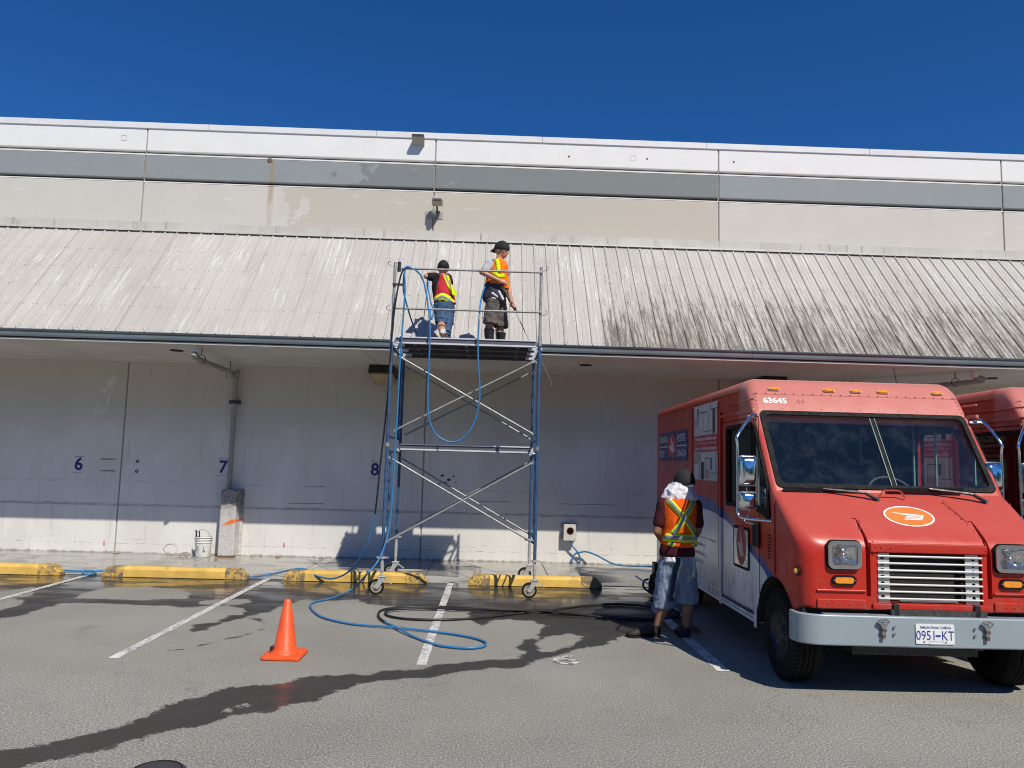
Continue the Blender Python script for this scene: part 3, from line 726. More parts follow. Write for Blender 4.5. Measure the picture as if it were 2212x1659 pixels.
for k, (x0, x1, y, lb) in enumerate(((-2.13, -1.72, 13.05, 'bronze box lamp under the canopy beside the scaffold, above the blue post'), (4.62, 5.06, 13.05, 'bronze box lamp under the canopy above the parked red van roof'))):
    t = thing('canopy_lamp', ((x0+x1)/2, y, 3.3), lb, 'lamp', 'canopy lamps')
    MB().loft([[(x0, y-.05, 3.33), (x1, y-.05, 3.33), (x1, 13.54, 3.33), (x0, 13.54, 3.33)], [(x0-.02, y-.09, 3.19), (x1+.02, y-.09, 3.19), (x1+.02, 13.54, 3.15), (x0-.02, 13.54, 3.15)]]).build('housing', 'lampb', t, bevel=.01)
    MB().loft([[(x0+.01, y, 3.19), (x1-.01, y, 3.19), (x1-.01, 13.5, 3.16), (x0+.01, 13.5, 3.16)], [(x0+.03, y+.1, 3.06), (x1-.03, y+.1, 3.06), (x1-.03, 13.49, 3.03), (x0+.03, 13.49, 3.03)]]).build('diffuser', 'lens', t, bevel=.02)
t = thing('power_outlet', (1.37, WY, .55), 'white outlet box with round socket low on the wall, blue hose below', 'outlet')
MB().box((1.235, WY-.035, .43), (1.515, WY-.001, .70)).build('back_plate', 'galv', t, bevel=.004)
plate('cover', [rrect(1.285, .415, 1.495, .69, .01), ellipse(1.395, .575, .058, .062, 20)], .11, 'elec', ((0, WY-.036, 0), (1, 0, 0), (0, 0, 1)), t, bevel=.006)
MB().lathe([(0, -.02), (.055, -.02), (.057, -.115), (.066, -.118), (.066, -.105)], (1.395, WY-.03, .575), 'y', 20).build('socket', 'rust', t)
t = thing('pipe_guard', (-4.44, WY-.2, 0), 'rusty white steel box guard around the foot of the downpipe', 'pipe guard')
x0, x1, y0, z1 = -4.60, -4.33, WY-.26, 1.14
MB().prism([(x0, WY-.005), (x0, y0+.02), (x0+.02, y0), (x1-.02, y0), (x1, y0+.02), (x1+.01, WY-.03), (x1+.055, WY-.03), (x1+.055, WY-.005)], 2, .008, z1).build('cover', 'guard', t, bevel=.004)
MB().box((x0-.005, y0-.005, .006), (x1+.005, WY-.004, .035)).build('base_rim', 'rust', t, bevel=.004)

# ------------------------------------------------------------------ wheel stops
def wheel_stop(x0, x1, label, yb=EDGE-.005, rot=0.):
    t = thing('wheel_stop', ((x0+x1)/2, yb-.09, 0), label, 'wheel stop', 'yellow parking wheel stops')
    def ring(x, s_): # cross-section in Y,Z
        pr = [(-.085, .0), (-.080, .100), (-.055, .142), (.045, .142), (.075, .10), (.085, 0)]
        return [Vector((x, t.location.y+a_*s_[0], .004+b_*s_[1])) for a_, b_ in pr]
    xs = [(x0, (.82, .30)), (x0+.012, (.88, .45)), (x0+.075, (.97, .92)), (x0+.12, (1, 1)), (x0+.3, (1, 1)), (x0+.34, (1, 1))]
    L = x1-x0
    rings_l = [ring(x, s_) for x, s_ in xs]
    rings_r = [ring(x1-(x-x0), s_) for x, s_ in xs][::-1]
    MB().loft([rings_l[-2]]+[ring(x0+.3+(L-.6)*k/6, (1, 1)) for k in range(1, 6)]+[rings_r[1]]).build('painted_body', 'yellow', t, bevel=.006)
    MB().loft(rings_l[:5]).build('worn_end', 'yellowend', t); MB().loft(rings_r[1:]).build('worn_end', 'yellowend', t)
    for xx in (x0+.4, x1-.4): MB().lathe([(.0, .149), (.013, .149), (.013, .142)], (xx, t.location.y, 0), n=8).build('pin', 'rust', t)
    return t
n = N('chipped_yellow_end'); p = n.pos()
c = n.mix(n.ramp(n.noise(p, 8, 5, .75), .44, .56), (.68, .42, .09), (.24, .19, .12))
c = n.mix(n.ramp(n.noise(p, 26, 4, .8), .52, .60, 0, .8), c, (.09, .075, .05))
n.bump(n.noise(p, 26, 5, .8), .7, .02); M['yellowend'] = n.set(col=c, rough=.85)
wheel_stop(-7.86, -5.93, 'yellow wheel stop cut off by the left edge of the photo')
wheel_stop(-5.36, -3.36, 'yellow wheel stop in front of the white bucket and rusty guard')
wheel_stop(-2.86, -.86, 'yellow wheel stop behind the left scaffold wheel, hose draped over it')
wheel_stop(-.28, 1.60, 'yellow wheel stop behind the right scaffold wheel, right end in shade', yb=EDGE-.04)

# ------------------------------------------------------------------ cone, bucket, debris
c0 = G(613, 1420); t = thing('traffic_cone', (c0.x, 6.85, 0), 'orange traffic cone standing alone on the asphalt', 'traffic cone')
cx_, cy_ = c0.x, 6.85
MB().loft([[Vector((cx_, cy_, z))+Vector((a_, b_, 0))*s_ for a_, b_ in rrect(-.165, -.165, .165, .165, .03)] for z, s_ in ((.005, 1), (.028, 1), (.036, .93))]).build('base', 'cone', t, bevel=.004)
MB().lathe([(.125, .034), (.118, .048), (.102, .06), (.098, .065), (.030, .475), (.024, .482), (.018, .478), (.02, .40)], (cx_, cy_, 0), n=28).build('cone_body', 'cone', t, smooth=40)
MB().box((cx_-.125, cy_-.03, .05), (cx_-.095, cy_+.01, .085)).build('black_clip', 'black', t, bevel=.004)
b0 = G(438, 1203); t = thing('bucket', (b0.x, 13.30, 0), 'white plastic bucket with wire handle against the wall', 'bucket')
bx, by = b0.x, 13.30
MB().lathe([(0, .008), (.118, .008), (.122, .02), (.132, .24), (.140, .243), (.140, .252), (.134, .254), (.136, .285), (.146, .288), (.146, .298), (.137, .30), (.139, .325), (.150, .328), (.150, .338), (.139, .342), (.133, .34), (.12, .03), (0, .03)], (bx, by, 0), n=28).build('pail', 'bucket', t, smooth=35)
MB().tube(smooth_path([(bx-.14, by-.02, .30), (bx-.11, by-.03, .40), (bx-.02, by-.04, .46), (bx+.08, by-.03, .42), (bx+.14, by-.02, .30)]), .004, 6).build('handle', 'wire', t)
MB().cyl((bx-.09, by, .15), (bx-.13, by-.02, .45), .012, 7).cyl((bx-.06, by+.02, .15), (bx-.075, by-.01, .43), .010, 7).build('tool_handles', 'black', t)
text('2', .05, ((bx+.055, by-.124, .17), (1, .45, 0), (0, 0, 1)), 'tape', t, name='recycling_print', th=.001)
plate('recycling_print', [ellipse(0, 0, .028, .028, 3), ellipse(0, 0, .014, .014, 3)], .001, 'tape', ((bx+.06, by-.125, .12), (1, .45, 0), (0, 0, 1)), t)
text('O', .09, ((bx-.05, by-.126, .16), (1, -.35, 0), (0, 0, 1)), 'pipe', t, name='faded_print', th=.001)
# twine tangle
m_ = MB()
for k in range(9):
    a_ = random.uniform(0, pi); c = Vector((-5.22+random.uniform(-.18, .2), 13.25+random.uniform(-.06, .06), .025+random.random()*.02)); L = random.uniform(.12, .3)
    d = Vector((cos(a_*.3), sin(a_)*.4, 0)); m_.tube(smooth_path([c-d*L/2, c+Vector((0, .03, random.uniform(.0, .05))), c+d*L/2]), random.uniform(.005, .012), 5)
o = m_.build('twine_heap', 'twine', origin=(-5.2, 13.25, 0)); tag(o, 'small heap of old twine and sticks on the pavement left of the bucket', 'debris')
o = MB().tube(smooth_path([(-5.42, 13.27, .02), (-5.50, 13.3, .13), (-5.38, 13.32, .20), (-5.27, 13.3, .12), (-5.3, 13.25, .03)]), .004, 5).build('wire_loop', 'wire', origin=(-5.4, 13.3, 0)); tag(o, 'thin bent wire loop standing up from the twine heap', 'wire')
def rock(x, y, s_, label, grp='grit lumps along the foot of the wall'):
    b = bmesh.new(); bmesh.ops.create_icosphere(b, subdivisions=2, radius=1)
    for v in b.verts:
        v.co *= random.uniform(.8, 1.2); v.co = Vector((v.co.x*s_, v.co.y*s_*.7, max(-.2, v.co.z)*s_*.6))
    me = bpy.data.meshes.new('r'); b.to_mesh(me); b.free(); me.transform(Matrix.Translation((x, y, .012)))
    o = link('grit_lump', me, 'rock', origin=(x, y, 0)); tag(o, label, 'debris', grp)
rock(-6.36, 13.46, .055, 'crumbled lump of grit at the foot of the left wall joint')
rock(-4.03, 13.42, .05, 'crumbled lump of grit just right of the rusty pipe guard')
rock(-3.9, 13.45, .03, 'tiny grit piece second to the right of the pipe guard')
rock(-3.62, 13.44, .045, 'grey grit lump midway between pipe guard and scaffold shadow')
rock(-2.87, 13.44, .05, 'brownish square lump at wall foot beside the scaffold shadow')
# cut-off black object at the lower edge
p0 = G(354, 1671); t = thing('black_rubber_lid', (p0.x, p0.y-.02, 0), 'domed black rubber object cut off by the bottom edge of the photo', 'lid')
px_, py_ = p0.x, p0.y-.10
M['rubberdk'] = plain('dusty_black_rubber', (.045, .042, .05), .6, scale=14, var=.15)
MB().lathe([(.150, .004), (.158, .02), (.148, .045), (.130, .056), (.122, .054), (.118, .058), (.06, .068), (.0, .07)], (px_, py_, 0), n=36).build('dome', 'rubberdk', t, smooth=50)
MB().tube([(px_+.124*cos(a_), py_+.124*sin(a_), .0575) for a_ in np.linspace(0, 2*pi, 37)[:-1]], .004, 6, closed=True).build('rim_bead', 'rubber', t)

# ------------------------------------------------------------------ rolling scaffold
SX0, SX1, SY0, SY1 = -1.36, .59, 10.0, 11.40
sc = thing('scaffold', ((SX0+SX1)/2, 10.7, 0), 'two-tier blue rolling scaffold with alloy deck and guard rails', 'scaffold')
def post(x, y, z0, z1, mat='blue', r=.0215): return MB().cyl((x, y, z0), (x, y, z1), r, 12).build('post', mat, sc, smooth=40)
for ix, x in enumerate((SX0, SX1)):
    sg = 1 if ix == 0 else -1
    for iy, y in enumerate((SY0, SY1)):
        lo = .47 if iy == 0 else .60
        post(x, y, lo, 1.905); post(x, y, 1.915, 3.27)
        MB().tube([(x, y, 1.885), (x, y, 1.935)], .026, 12).build('coupling_collar', 'galv', sc)
        # screw jack, collar nut, caster
        base = 0 if iy == 0 else .006
        MB().cyl((x, y, .235+base), (x, y, lo), .016, 10).cyl((x, y, .30+base), (x, y, lo-.06), .0225, 10).build('jack_leg', 'casterfork', sc, smooth=40)
        m_ = MB().lathe([(.0, -.012), (.034, -.012), (.034, .012), (0, .012)], (x, y, lo), n=14)
        m_.bar((x-.075, y, lo), (x+.075, y, lo), .014, .018).build('jack_nut', 'casterfork', sc)
        k = thing  # caster as a part with its own pieces
        wr = .098; cxx = x-.062; cz = wr+base+.004; yy = y
        cst = MB().box((cxx-.045+.06, yy-.045, .225+base), (cxx+.055+.06, yy+.045, .240+base)).build('caster', 'casterfork', sc, bevel=.003)
        for s_ in (-.034, .034):
            MB().prism([(cxx-.022, cz-.012), (cxx+.02, cz-.02), (cxx+.105, .20+base), (cxx+.10, .226+base), (cxx+.035, .226+base)], 1, yy+s_-.003, yy+s_+.003).build('fork', 'casterfork', cst)
        MB().lathe([(.072, -.022), (.090, -.022), (.098, -.014), (.098, .014), (.090, .022), (.072, .022), (.068, .01), (.068, -.01), (.072, -.022)], (cxx, yy, cz), 'y', 32).build('tyre', 'rubber', cst, smooth=40)
        m_ = MB().lathe([(.0, -.026), (.020, -.026), (.022, .026), (0, .026)], (cxx, yy, cz), 'y', 14)
        m_.lathe([(.055, -.016), (.071, -.016), (.071, .016), (.055, .016), (.055, -.016)], (cxx, yy, cz), 'y', 28)
        for q in range(5):
            a_ = 2*pi*q/5+.4; m_.bar((cxx+.015*cos(a_), yy, cz+.015*sin(a_)), (cxx+.06*cos(a_), yy, cz+.06*sin(a_)), .02, .014, (0, 1, 0))
        m_.build('wheel_hub', 'hub', cst)
        MB().bar((x+.02, yy, .205+base), (x+.055, yy, .20+base), .03, .03).bar((x+.05, yy, .20+base), (x+.13, yy-.01, .145+base), .03, .010).build('brake_lever', 'casterfork', cst)
    # end frame tubes (run in depth)
    for z, r_ in ((.73, .021), (1.83, .019), (2.02, .019), (3.20, .019)):
        MB().cyl((x, SY0, z), (x, SY1, z), r_, 10).build('frame_bar', 'blue', sc, smooth=40)
    MB().box((x-.004, SY0+.01, .70), (x+.004, SY0+.34, .77)).build('gusset', 'blue', sc)
    yi = SY0+.38; post(x, yi, .73, 1.83, r=.016)
    for k in range(4): MB().cyl((x, SY0, .98+k*.235), (x, yi, .98+k*.235), .011, 8).build('rung', 'blue', sc, smooth=40)
    yi = SY1-.34; post(x, yi, 2.02, 3.2, r=.016)
    for k in range(4): MB().cyl((x, yi, 2.26+k*.25), (x, SY1, 2.26+k*.25), .012, 8).build('rung', 'blue', sc, smooth=40)
    # guard post
    MB().cyl((x, SY0, 3.31), (x, SY0, 4.33), .0195, 12).build('guard_post', 'galv', sc, smooth=40)
    MB().cyl((x, SY0, 3.26), (x, SY0, 3.40), .0265, 12).build('post_sleeve', 'bucket' if ix == 0 else 'galv', sc, smooth=40)
    for z in (4.30, 3.70):
        o_ = -1 if ix == 0 else 1
        MB().tube(smooth_path([(x, SY0, z-.02), (x+o_*.05, SY0-.01, z-.02), (x+o_*.085, SY0-.01, z), (x+o_*.085, SY0-.01, z+.03), (x+o_*.06, SY0-.01, z+.045)], 4), .0055, 6).build('guard_hook', 'galv', sc, smooth=60)
for nm, z, r_ in (('guard_rail', 4.245, .017), ('guard_rail', 3.705, .017)):
    MB().cyl((SX0+.03, SY0-.03, z), (SX1+.01, SY0-.03, z+.005), r_*.85, 10).build(nm, 'galv', sc, smooth=40)
for y, dz in ((SY0+.03, 0), (SY1-.03, 0)):
    for a_, b_ in (((SX0+.05, 3.10), (SX1-.02, 2.08)), ((SX1-.04, 3.07), (SX0+.08, 2.10)), ((SX0+.03, 1.745), (SX1-.01, .69)), ((SX1-.03, 1.74), (SX0+.03, .66))):
        p_, q_ = Vector((a_[0], y, a_[1])), Vector((b_[0], y+.025, b_[1]))
        d = (q_-p_).normalized(); m_ = MB().cyl(p_+d*.05, q_-d*.05, .0135, 10)
        for e, s_ in ((p_, 1), (q_, -1)): m_.bar(e-d*s_*.02, e+d*s_*.09, .006, .030, (0, 0, 1))
        m_.build('cross_brace', 'galv', sc, smooth=40)
def plank(y0, y1, z, nm='deck_plank', front=True):
    """alloy plank: two channel side rails, ribs below, plywood on top"""
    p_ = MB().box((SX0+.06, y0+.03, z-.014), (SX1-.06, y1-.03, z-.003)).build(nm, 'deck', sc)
    for ys, s_ in ((y0, 1), (y1, -1)):
        ya, yb = sorted((ys, ys+s_*.03))
        m_ = MB().box((SX0+.05, ya, z-.018), (SX1-.05, yb, z)).box((SX0+.05, ya, z-.095), (SX1-.05, yb, z-.073))
        sr = m_.build('side_rail', 'alu' if (front and ys == y0) else 'webgrey', p_, bevel=.002, seg=1)  # inner alloy rails coloured dark for the shade under the deck
        MB().box((SX0+.052, min(ys+s_*.014, ys+s_*.018), z-.074), (SX1-.052, max(ys+s_*.014, ys+s_*.018), z-.017)).build('rail_web', 'webgrey', p_)
    for q in (.12, .5, .88):
        xq = SX0+.06+(SX1-SX0-.12)*q; MB().box((xq-.02, y0+.03, z-.07), (xq+.02, y1-.03, z-.03)).build('cross_rib', 'webgrey', p_)
    for xq in (SX0, SX1):
        s_ = 1 if xq == SX0 else -1
        for yq in (y0+.06, y1-.06): MB().bar((xq+s_*.0, yq, z-.05), (xq+s_*.13, yq, z-.05), .030, .06).tube([(xq+.034*cos(a_), yq, z-.125+.034*sin(a_)+.0) for a_ in np.linspace(.1, pi-.1, 7)], .010, 6).build('end_hook', 'alu', p_)
    return p_
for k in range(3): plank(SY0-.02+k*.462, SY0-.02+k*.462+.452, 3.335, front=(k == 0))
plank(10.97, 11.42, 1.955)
# dark caps, loops of tape and a cloth on the deck
MB().tube([(SX0+.06, SY0-.03, 4.20), (SX0+.06, SY0-.03, 4.33)], .024, 8).build('rail_latch', 'black', sc)
MB().box((SX0-.02, SY0-.04, 4.015), (SX0+.12, SY0+.0, 4.04)).build('clamp', 'tape', sc)
o = MB().lathe([(0, .05), (.03, .052), (.06, .03), (.12, .012), (.15, .005), (0, .0)], (-.36, 10.35, 3.337), n=20).build('rubber_cover', 'rubber', origin=(-.36, 10.35, 3.337), smooth=50)
tag(o, 'flat black rubber cover lying on the deck between the two men', 'cover')

# ------------------------------------------------------------------ hoses and lances
def hose(name, pts, r, mat, label, sub=6):
    pts = [Vector(p) for p in pts]
    o = MB().tube(smooth_path(pts, sub), r, 8).build(name, mat, origin=(pts[0].x, pts[0].y, 0), smooth=60)
    tag(o, label, 'hose'); return o
Yh = 9.93
hose('water_hose', [A(868, 585, 9.95), A(880, 577, 9.93), A(893, 581, 9.93), A(907, 592, 9.95), A(917, 615, 9.98), A(924, 655, 9.97), A(929, 700, 9.93), A(928, 750, 9.9), A(926, 800, 9.9), A(924, 850, 9.9), A(926, 900, 9.9), A(938, 933, 9.9), A(956, 949, 9.9), A(975, 955, 9.9), A(995, 950, 9.9), A(1014, 932, 9.9), A(1027, 905, 9.9), A(1035, 870, 9.9), A(1036, 830, 9.9), A(1033, 780, 9.9), A(1033, 735, 9.92), A(1035, 690, 9.95), A(1038, 655, 10.1), A(1044, 628, 10.4), A(1053, 614, 10.55), A(1064, 609, 10.6)],
     .0115, 'hose', 'blue hose hanging in one deep loop below the scaffold deck')
hose('water_hose', [A(929, 668, 10.35), A(932, 690, 10.2), A(936, 672, 10.6), A(930, 650, 10.8), A(926, 628, 10.9), A(925, 606, 10.95)], .011, 'hose', 'short blue hose end at the hip of the man in the red vest')
hose('water_hose', [A(884, 576, 9.94), A(877, 577, 9.95), A(874, 590, 9.95), A(875, 620, 9.95), A(873, 660, 9.95), A(870, 700, 9.95), A(867, 740, 9.94), A(863, 800, 9.93), A(860, 860, 9.93), A(856, 930, 9.92), A(852, 1000, 9.92), A(847, 1080, 9.9), A(842, 1130, 9.87), A(832, 1175, 9.8), A(815, 1214, 9.7), A(790, 1243, 9.6), G(762, 1272, .04), G(720, 1291, .02), G(688, 1298, .016), G(674, 1303, .016), G(671, 1312, .016), G(688, 1329, .016), G(720, 1340, .016), G(770, 1349, .016), G(840, 1354, .022), G(900, 1360, .02), G(960, 1367, .016), G(1010, 1375, .016), G(1040, 1383, .016), G(1050, 1390, .016), G(1042, 1397, .016), G(1010, 1400, .016), G(960, 1396, .016), G(930, 1389, .016), G(893, 1375, .016), G(862, 1358, .030), G(845, 1350, .016), G(832, 1344, .016)],
     .0115, 'hose', 'blue hose from the scaffold top running down the post and looping on the asphalt')
hose('pressure_hose', [G(832, 1344, .016), G(822, 1337, .016), G(817, 1328, .016), G(823, 1319, .016), G(845, 1314, .016), G(890, 1311, .016), G(960, 1311, .016), G(1050, 1317, .018), G(1140, 1322, .03), G(1230, 1327, .018), G(1300, 1331, .016), G(1365, 1335, .016), G(1420, 1336, .016), G(1470, 1330, .016)],
     .0135, 'hosebk', 'black hose joined to the blue loop and running right to the worker by the van')
hose('pressure_hose', [G(1405, 1312, .016), G(1370, 1307, .016), G(1320, 1305, .016), G(1260, 1309, .016), G(1200, 1317, .03), G(1130, 1324, .018), G(1060, 1332, .016), G(1000, 1337, .016), G(940, 1339, .016), G(880, 1337, .016), G(845, 1332, .016), G(833, 1326, .016), G(838, 1319, .03), G(870, 1315, .03), G(930, 1314, .03), G(1000, 1315, .04), G(1090, 1318, .045), G(1160, 1319, .05), G(1240, 1326, .045), G(1310, 1334, .03), G(1370, 1338, .016), G(1430, 1337, .016), G(1468, 1322, .016), G(1475, 1312, .016)],
     .0135, 'hosebk', 'black hose lying in a long flat double loop across the third parking line')
hose('water_hose', [G(100, 1229, .02), G(142, 1232, .02), G(170, 1233, .02), G(200, 1233, .02), G(207, 1238, .02), G(195, 1241, .02), G(180, 1239, .03), G(182, 1234, .04), G(210, 1233, .03), G(260, 1236, .02), G(400, 1241, .02), G(536, 1245, .02), G(580, 1241, .02), G(620, 1233, .10), G(640, 1229, .15), G(660, 1230, .15), A(682, 1243, 10.95), A(700, 1248, 10.9), A(716, 1250, 10.8), A(738, 1244, 10.7), A(760, 1229, 10.5), A(780, 1202, 10.35), A(798, 1165, 10.25), A(810, 1110, 10.2)],
     .012, 'hose', 'blue hose lying behind the wheel stops and rising up to the scaffold')
hose('pressure_hose', [A(810, 1110, 10.2), A(815, 1070, 10.15), A(822, 1000, 10.1), A(831, 920, 10.06), A(838, 850, 10.02), A(842, 788, 9.99), A(846, 735, 9.95), A(851, 680, 9.94), A(858, 630, 9.93), A(866, 595, 9.94), A(872, 582, 9.94)],
     .012, 'hosebk', 'black hose running up the outside of the left scaffold post')
hose('water_hose', [A(873, 590, 9.97), A(871, 618, 9.98), A(874, 640, 10.0), A(885, 680, 10.2), A(897, 712, 10.6), A(908, 731, 10.9)], .011, 'hose', 'blue hose slanting from the left guard post to the deck')
hose('pressure_hose', [A(895, 560+20, 9.94), A(905, 590, 9.97)], .013, 'hosebk', 'short black sleeve on the hose at the top guard rail')
hose('water_hose', [A(1229, 1164, WY-.12), A(1234, 1177, WY-.10), A(1247, 1192, WY-.09), A(1253, 1206, WY-.06), A(1250, 1219, WY-.06), A(1240, 1221, WY-.06), A(1235, 1213, WY-.06), A(1241, 1198, WY-.06), A(1254, 1193, WY-.09), A(1268, 1192, WY-.12), A(1290, 1200, WY-.2), A(1318, 1215, WY-.3), A(1340, 1221, WY-.35), A(1375, 1223, WY-.4), A(1420, 1225, WY-.5), A(1470, 1232, WY-.6)],
     .0145, 'hose', 'blue hose curling once below the wall outlet and running behind the van')
o = MB().tube(smooth_path([G(1395, 1300, .02), G(1420, 1306, .02), G(1447, 1310, .08), G(1462, 1316, .1), G(1472, 1324, .06), G(1470, 1333, .02)]), .010, 8).build('thin_hose', 'hosew', origin=tuple(G(1447, 1310)), smooth=60)
tag(o, 'thin pale hose curving between the feet of the worker by the van', 'hose')
o = MB().cyl(A(1164, 770, 10.6), A(1187, 818, 10.5), .008, 8).cyl(A(1187, 818, 10.5), A(1192, 834, 10.5), .010, 8).build('spray_lance', 'steel', origin=(.6, 10.5, 3), smooth=40)
tag(o, 'bent steel spray lance hanging right of the scaffold deck', 'spray lance')
def lance(pts, r, label, grip):
    t = thing('spray_lance', pts[1], label, 'spray lance')
    MB().tube(pts, r*.55, 8).build('tube', 'steel', t, smooth=40)
    MB().cyl(pts[0], Vector(pts[0]).lerp(Vector(pts[1]), grip), r*1.7, 8).build('grip', 'black', t, smooth=40)
    return t
t = lance([A(1078, 607, 10.55), A(1105, 655, 10.5), A(1146, 742, 10.35)], .012, 'spray lance held low by the man in grey shorts', 1.35)
MB().box((-.03, -.02, -.06), (.03, .02, .04), Matrix.Translation(A(1076, 607, 10.55))).build('trigger', 'black', t, bevel=.01)
t = lance([A(926, 596, 11.12), A(921, 640, 11.3), A(914, 700, 11.55)], .011, 'spray lance held up against the awning by the man in the red vest', .5)

# machine behind the near worker
p_ = G(1425, 1292); t = thing('pump_drum', (p_.x+.12, p_.y, 0), 'black ribbed drum with looped handle on the wet ground behind the near worker', 'pump')
px_, py_ = p_.x+.12, p_.y+.15
MB().lathe([(0, .01), (.19, .01), (.23, .04), (.24, .16), (.20, .27), (.17, .31), (0, .31)], (px_, py_, 0), n=20).build('drum', 'rubber', t, smooth=40)
m_ = MB()
for k in range(10):
    a_ = 2*pi*k/10; m_.bar((px_+.235*cos(a_), py_+.235*sin(a_), .04), (px_+.21*cos(a_), py_+.21*sin(a_), .27), .02, .02)
m_.build('ribs', 'black', t)
MB().tube(smooth_path([(px_-.24, py_, .22), (px_-.30, py_-.02, .20), (px_-.31, py_-.03, .12), (px_-.22, py_-.1, .06), (px_, py_-.2, .03)]), .014, 8).build('handle', 'black', t, smooth=60)
MB().cyl((px_-.25, py_-.05, .16), (px_-.42, py_+.0, .26), .009, 8).build('white_rod', 'white', t)

# ------------------------------------------------------------------ people
def body(name, mbs, mat, parent, voxel=.009, smooth=2, disp=0, dscale=.12):
    o = link(name, mbs.mesh(name), mat, parent)
    r = o.modifiers.new('r', 'REMESH'); r.mode = 'VOXEL'; r.voxel_size = voxel; r.use_smooth_shade = True
    if smooth: s_ = o.modifiers.new('s', 'SMOOTH'); s_.factor = .5; s_.iterations = smooth
    if disp:
        tx = bpy.data.textures.new('folds', 'CLOUDS'); tx.noise_scale = dscale; tx.noise_depth = 2
        d = o.modifiers.new('d', 'DISPLACE'); d.texture = tx; d.strength = disp; d.mid_level = .5; d.texture_coords = 'LOCAL'
    m0 = M[mat]; bake(o); o.data.materials.clear(); o.data.materials.append(m0); return o
def tape_on(target, name, pts, width, mat, parent, off=.004, axis_dir=1, n=14):
    """strip of tape laid over a garment: pts in world (x, z), projected along Y"""
    L = Vector(root_of(parent).location); m_ = MB(); P_ = []
    for i in range(n+1):
        t = i/n*(len(pts)-1); k = min(int(t), len(pts)-2); P_.append(Vector(pts[k]).lerp(Vector(pts[k+1]), t-k))
    rows = []
    for i, p in enumerate(P_):
        d = (P_[min(n, i+1)]-P_[max(0, i-1)]).normalized(); nrm = Vector((-d.y, d.x))
        rows.append([p+nrm*width*(j/3-.5) for j in range(4)])
    y = L.y - axis_dir*1.0
    rows3 = [[Vector((q.x, y, q.y)) for q in r] for r in rows]
    m_.loft(rows3, closed=False)
    o = m_.build(name, mat, parent, smooth=60)
    sw = o.modifiers.new('w', 'SHRINKWRAP'); sw.target = target; sw.wrap_method = 'PROJECT'; sw.use_project_y = True; sw.use_project_x = False; sw.use_project_z = False
    sw.use_negative_direction = True; sw.use_positive_direction = True; sw.offset = off; sw.project_limit = 0
    so = o.modifiers.new('t', 'SOLIDIFY'); so.thickness = .003; so.offset = 0
    m0 = M[mat]; bake(o); o.data.materials.clear(); o.data.materials.append(m0)
    # drop whatever missed the garment
    b = bmesh.new(); b.from_mesh(o.data)
    bad = [v for v in b.verts if abs(v.co.y) > .7]; bmesh.ops.delete(b, geom=bad, context='VERTS'); b.to_mesh(o.data); b.free()
    return o
def hand(mb, wrist, direction, palm_n, curl=.6, s=1.0):
    """palm with four unequal curled fingers and a thumb from the side"""
    w_ = Vector(wrist); d = Vector(direction).normalized(); n_ = Vector(palm_n); n_ = (n_-d*n_.dot(d)).normalized(); side = d.cross(n_)
    mb.limb([w_, w_+d*.05*s, w_+d*.085*s], [(.024*s, .017*s), (.036*s, .018*s), (.036*s, .015*s)], 10)
    for k, ln in enumerate((.066, .075, .070, .055)):
        b0_ = w_+d*.085*s+side*(.028-.0185*k)*s; a_ = curl
        d1 = (d*cos(a_*.6)+n_*sin(a_*.6)); d2 = (d*cos(a_*1.6)+n_*sin(a_*1.6)); d3 = d*cos(a_*2.5)+n_*sin(a_*2.5)
        p1 = b0_+d1*ln*.45*s; p2 = p1+d2*ln*.32*s; p3 = p2+d3*ln*.28*s
        mb.limb([b0_, p1, p2, p3], [.0092*s, .0088*s, .008*s, .007*s], 8)
    t0 = w_+d*.03*s+side*.028*s; t1 = t0+(d*.6+side*.7+n_*.3).normalized()*.04*s; t2 = t1+(d*.9+side*.1+n_*.5).normalized()*.034*s
    mb.limb([t0, t1, t2], [.012*s, .0105*s, .009*s], 8)
def head(mb, c, face, s=1.0, up=(0, 0, 1)):
    """skull, jaw, nose, lips, ears; face = facing direction"""
    c = Vector(c); f = Vector(face).normalized(); u = Vector(up); u = (u-f*u.dot(f)).normalized(); r_ = f.cross(u)
    R3 = Matrix((r_, f, u)).transposed()
    def P(a, b, z): return c + r_*a*s + f*b*s + u*z*s
    mb.ell(P(0, -.008, .02), (.076*s, .098*s, .100*s), 18, 12, R3)
    mb.ell(P(0, .03, -.045), (.056*s, .062*s, .062*s), 14, 9, R3)
    mb.ell(P(0, .058, -.082), (.026*s, .022*s, .022*s), 10, 7, R3)
    mb.limb([P(0, .088, .012), P(0, .108, -.022)], [.009*s, .013*s], 8)
    mb.ell(P(0, .090, .030), (.045*s, .014*s, .009*s), 10, 6, R3)
    for q in (-1, 1):
        mb.ell(P(q*.078, -.005, -.005), (.009*s, .017*s, .030*s), 8, 7, R3)
        mb.ell(P(q*.042, .068, -.02), (.02*s, .018*s, .018*s), 8, 6, R3)
        mb.ell(P(q*.012, .106, -.026), (.008*s, .008*s, .006*s), 6, 5, R3)
    mb.ell(P(0, .088, -.048), (.022*s, .011*s, .005*s), 10, 5, R3); mb.ell(P(0, .085, -.060), (.019*s, .012*s, .006*s), 10, 5, R3)
    return P, R3
def face_bits(P, R3, s, parent):
    m_ = MB()
    for q in (-1, 1): m_.ell(P(q*.031, .088, .008), (.013*s, .006*s, .006*s), 8, 6, R3)
    m_.build('eyes', 'white', parent)
    m_ = MB()
    for q in (-1, 1): m_.ell(P(q*.031, .0925, .008), (.006*s, .004*s, .006*s), 8, 6, R3); m_.ell(P(q*.033, .094, .029), (.020*s, .006*s, .0045*s), 8, 6, R3)
    m_.build('brows', 'hair', parent)
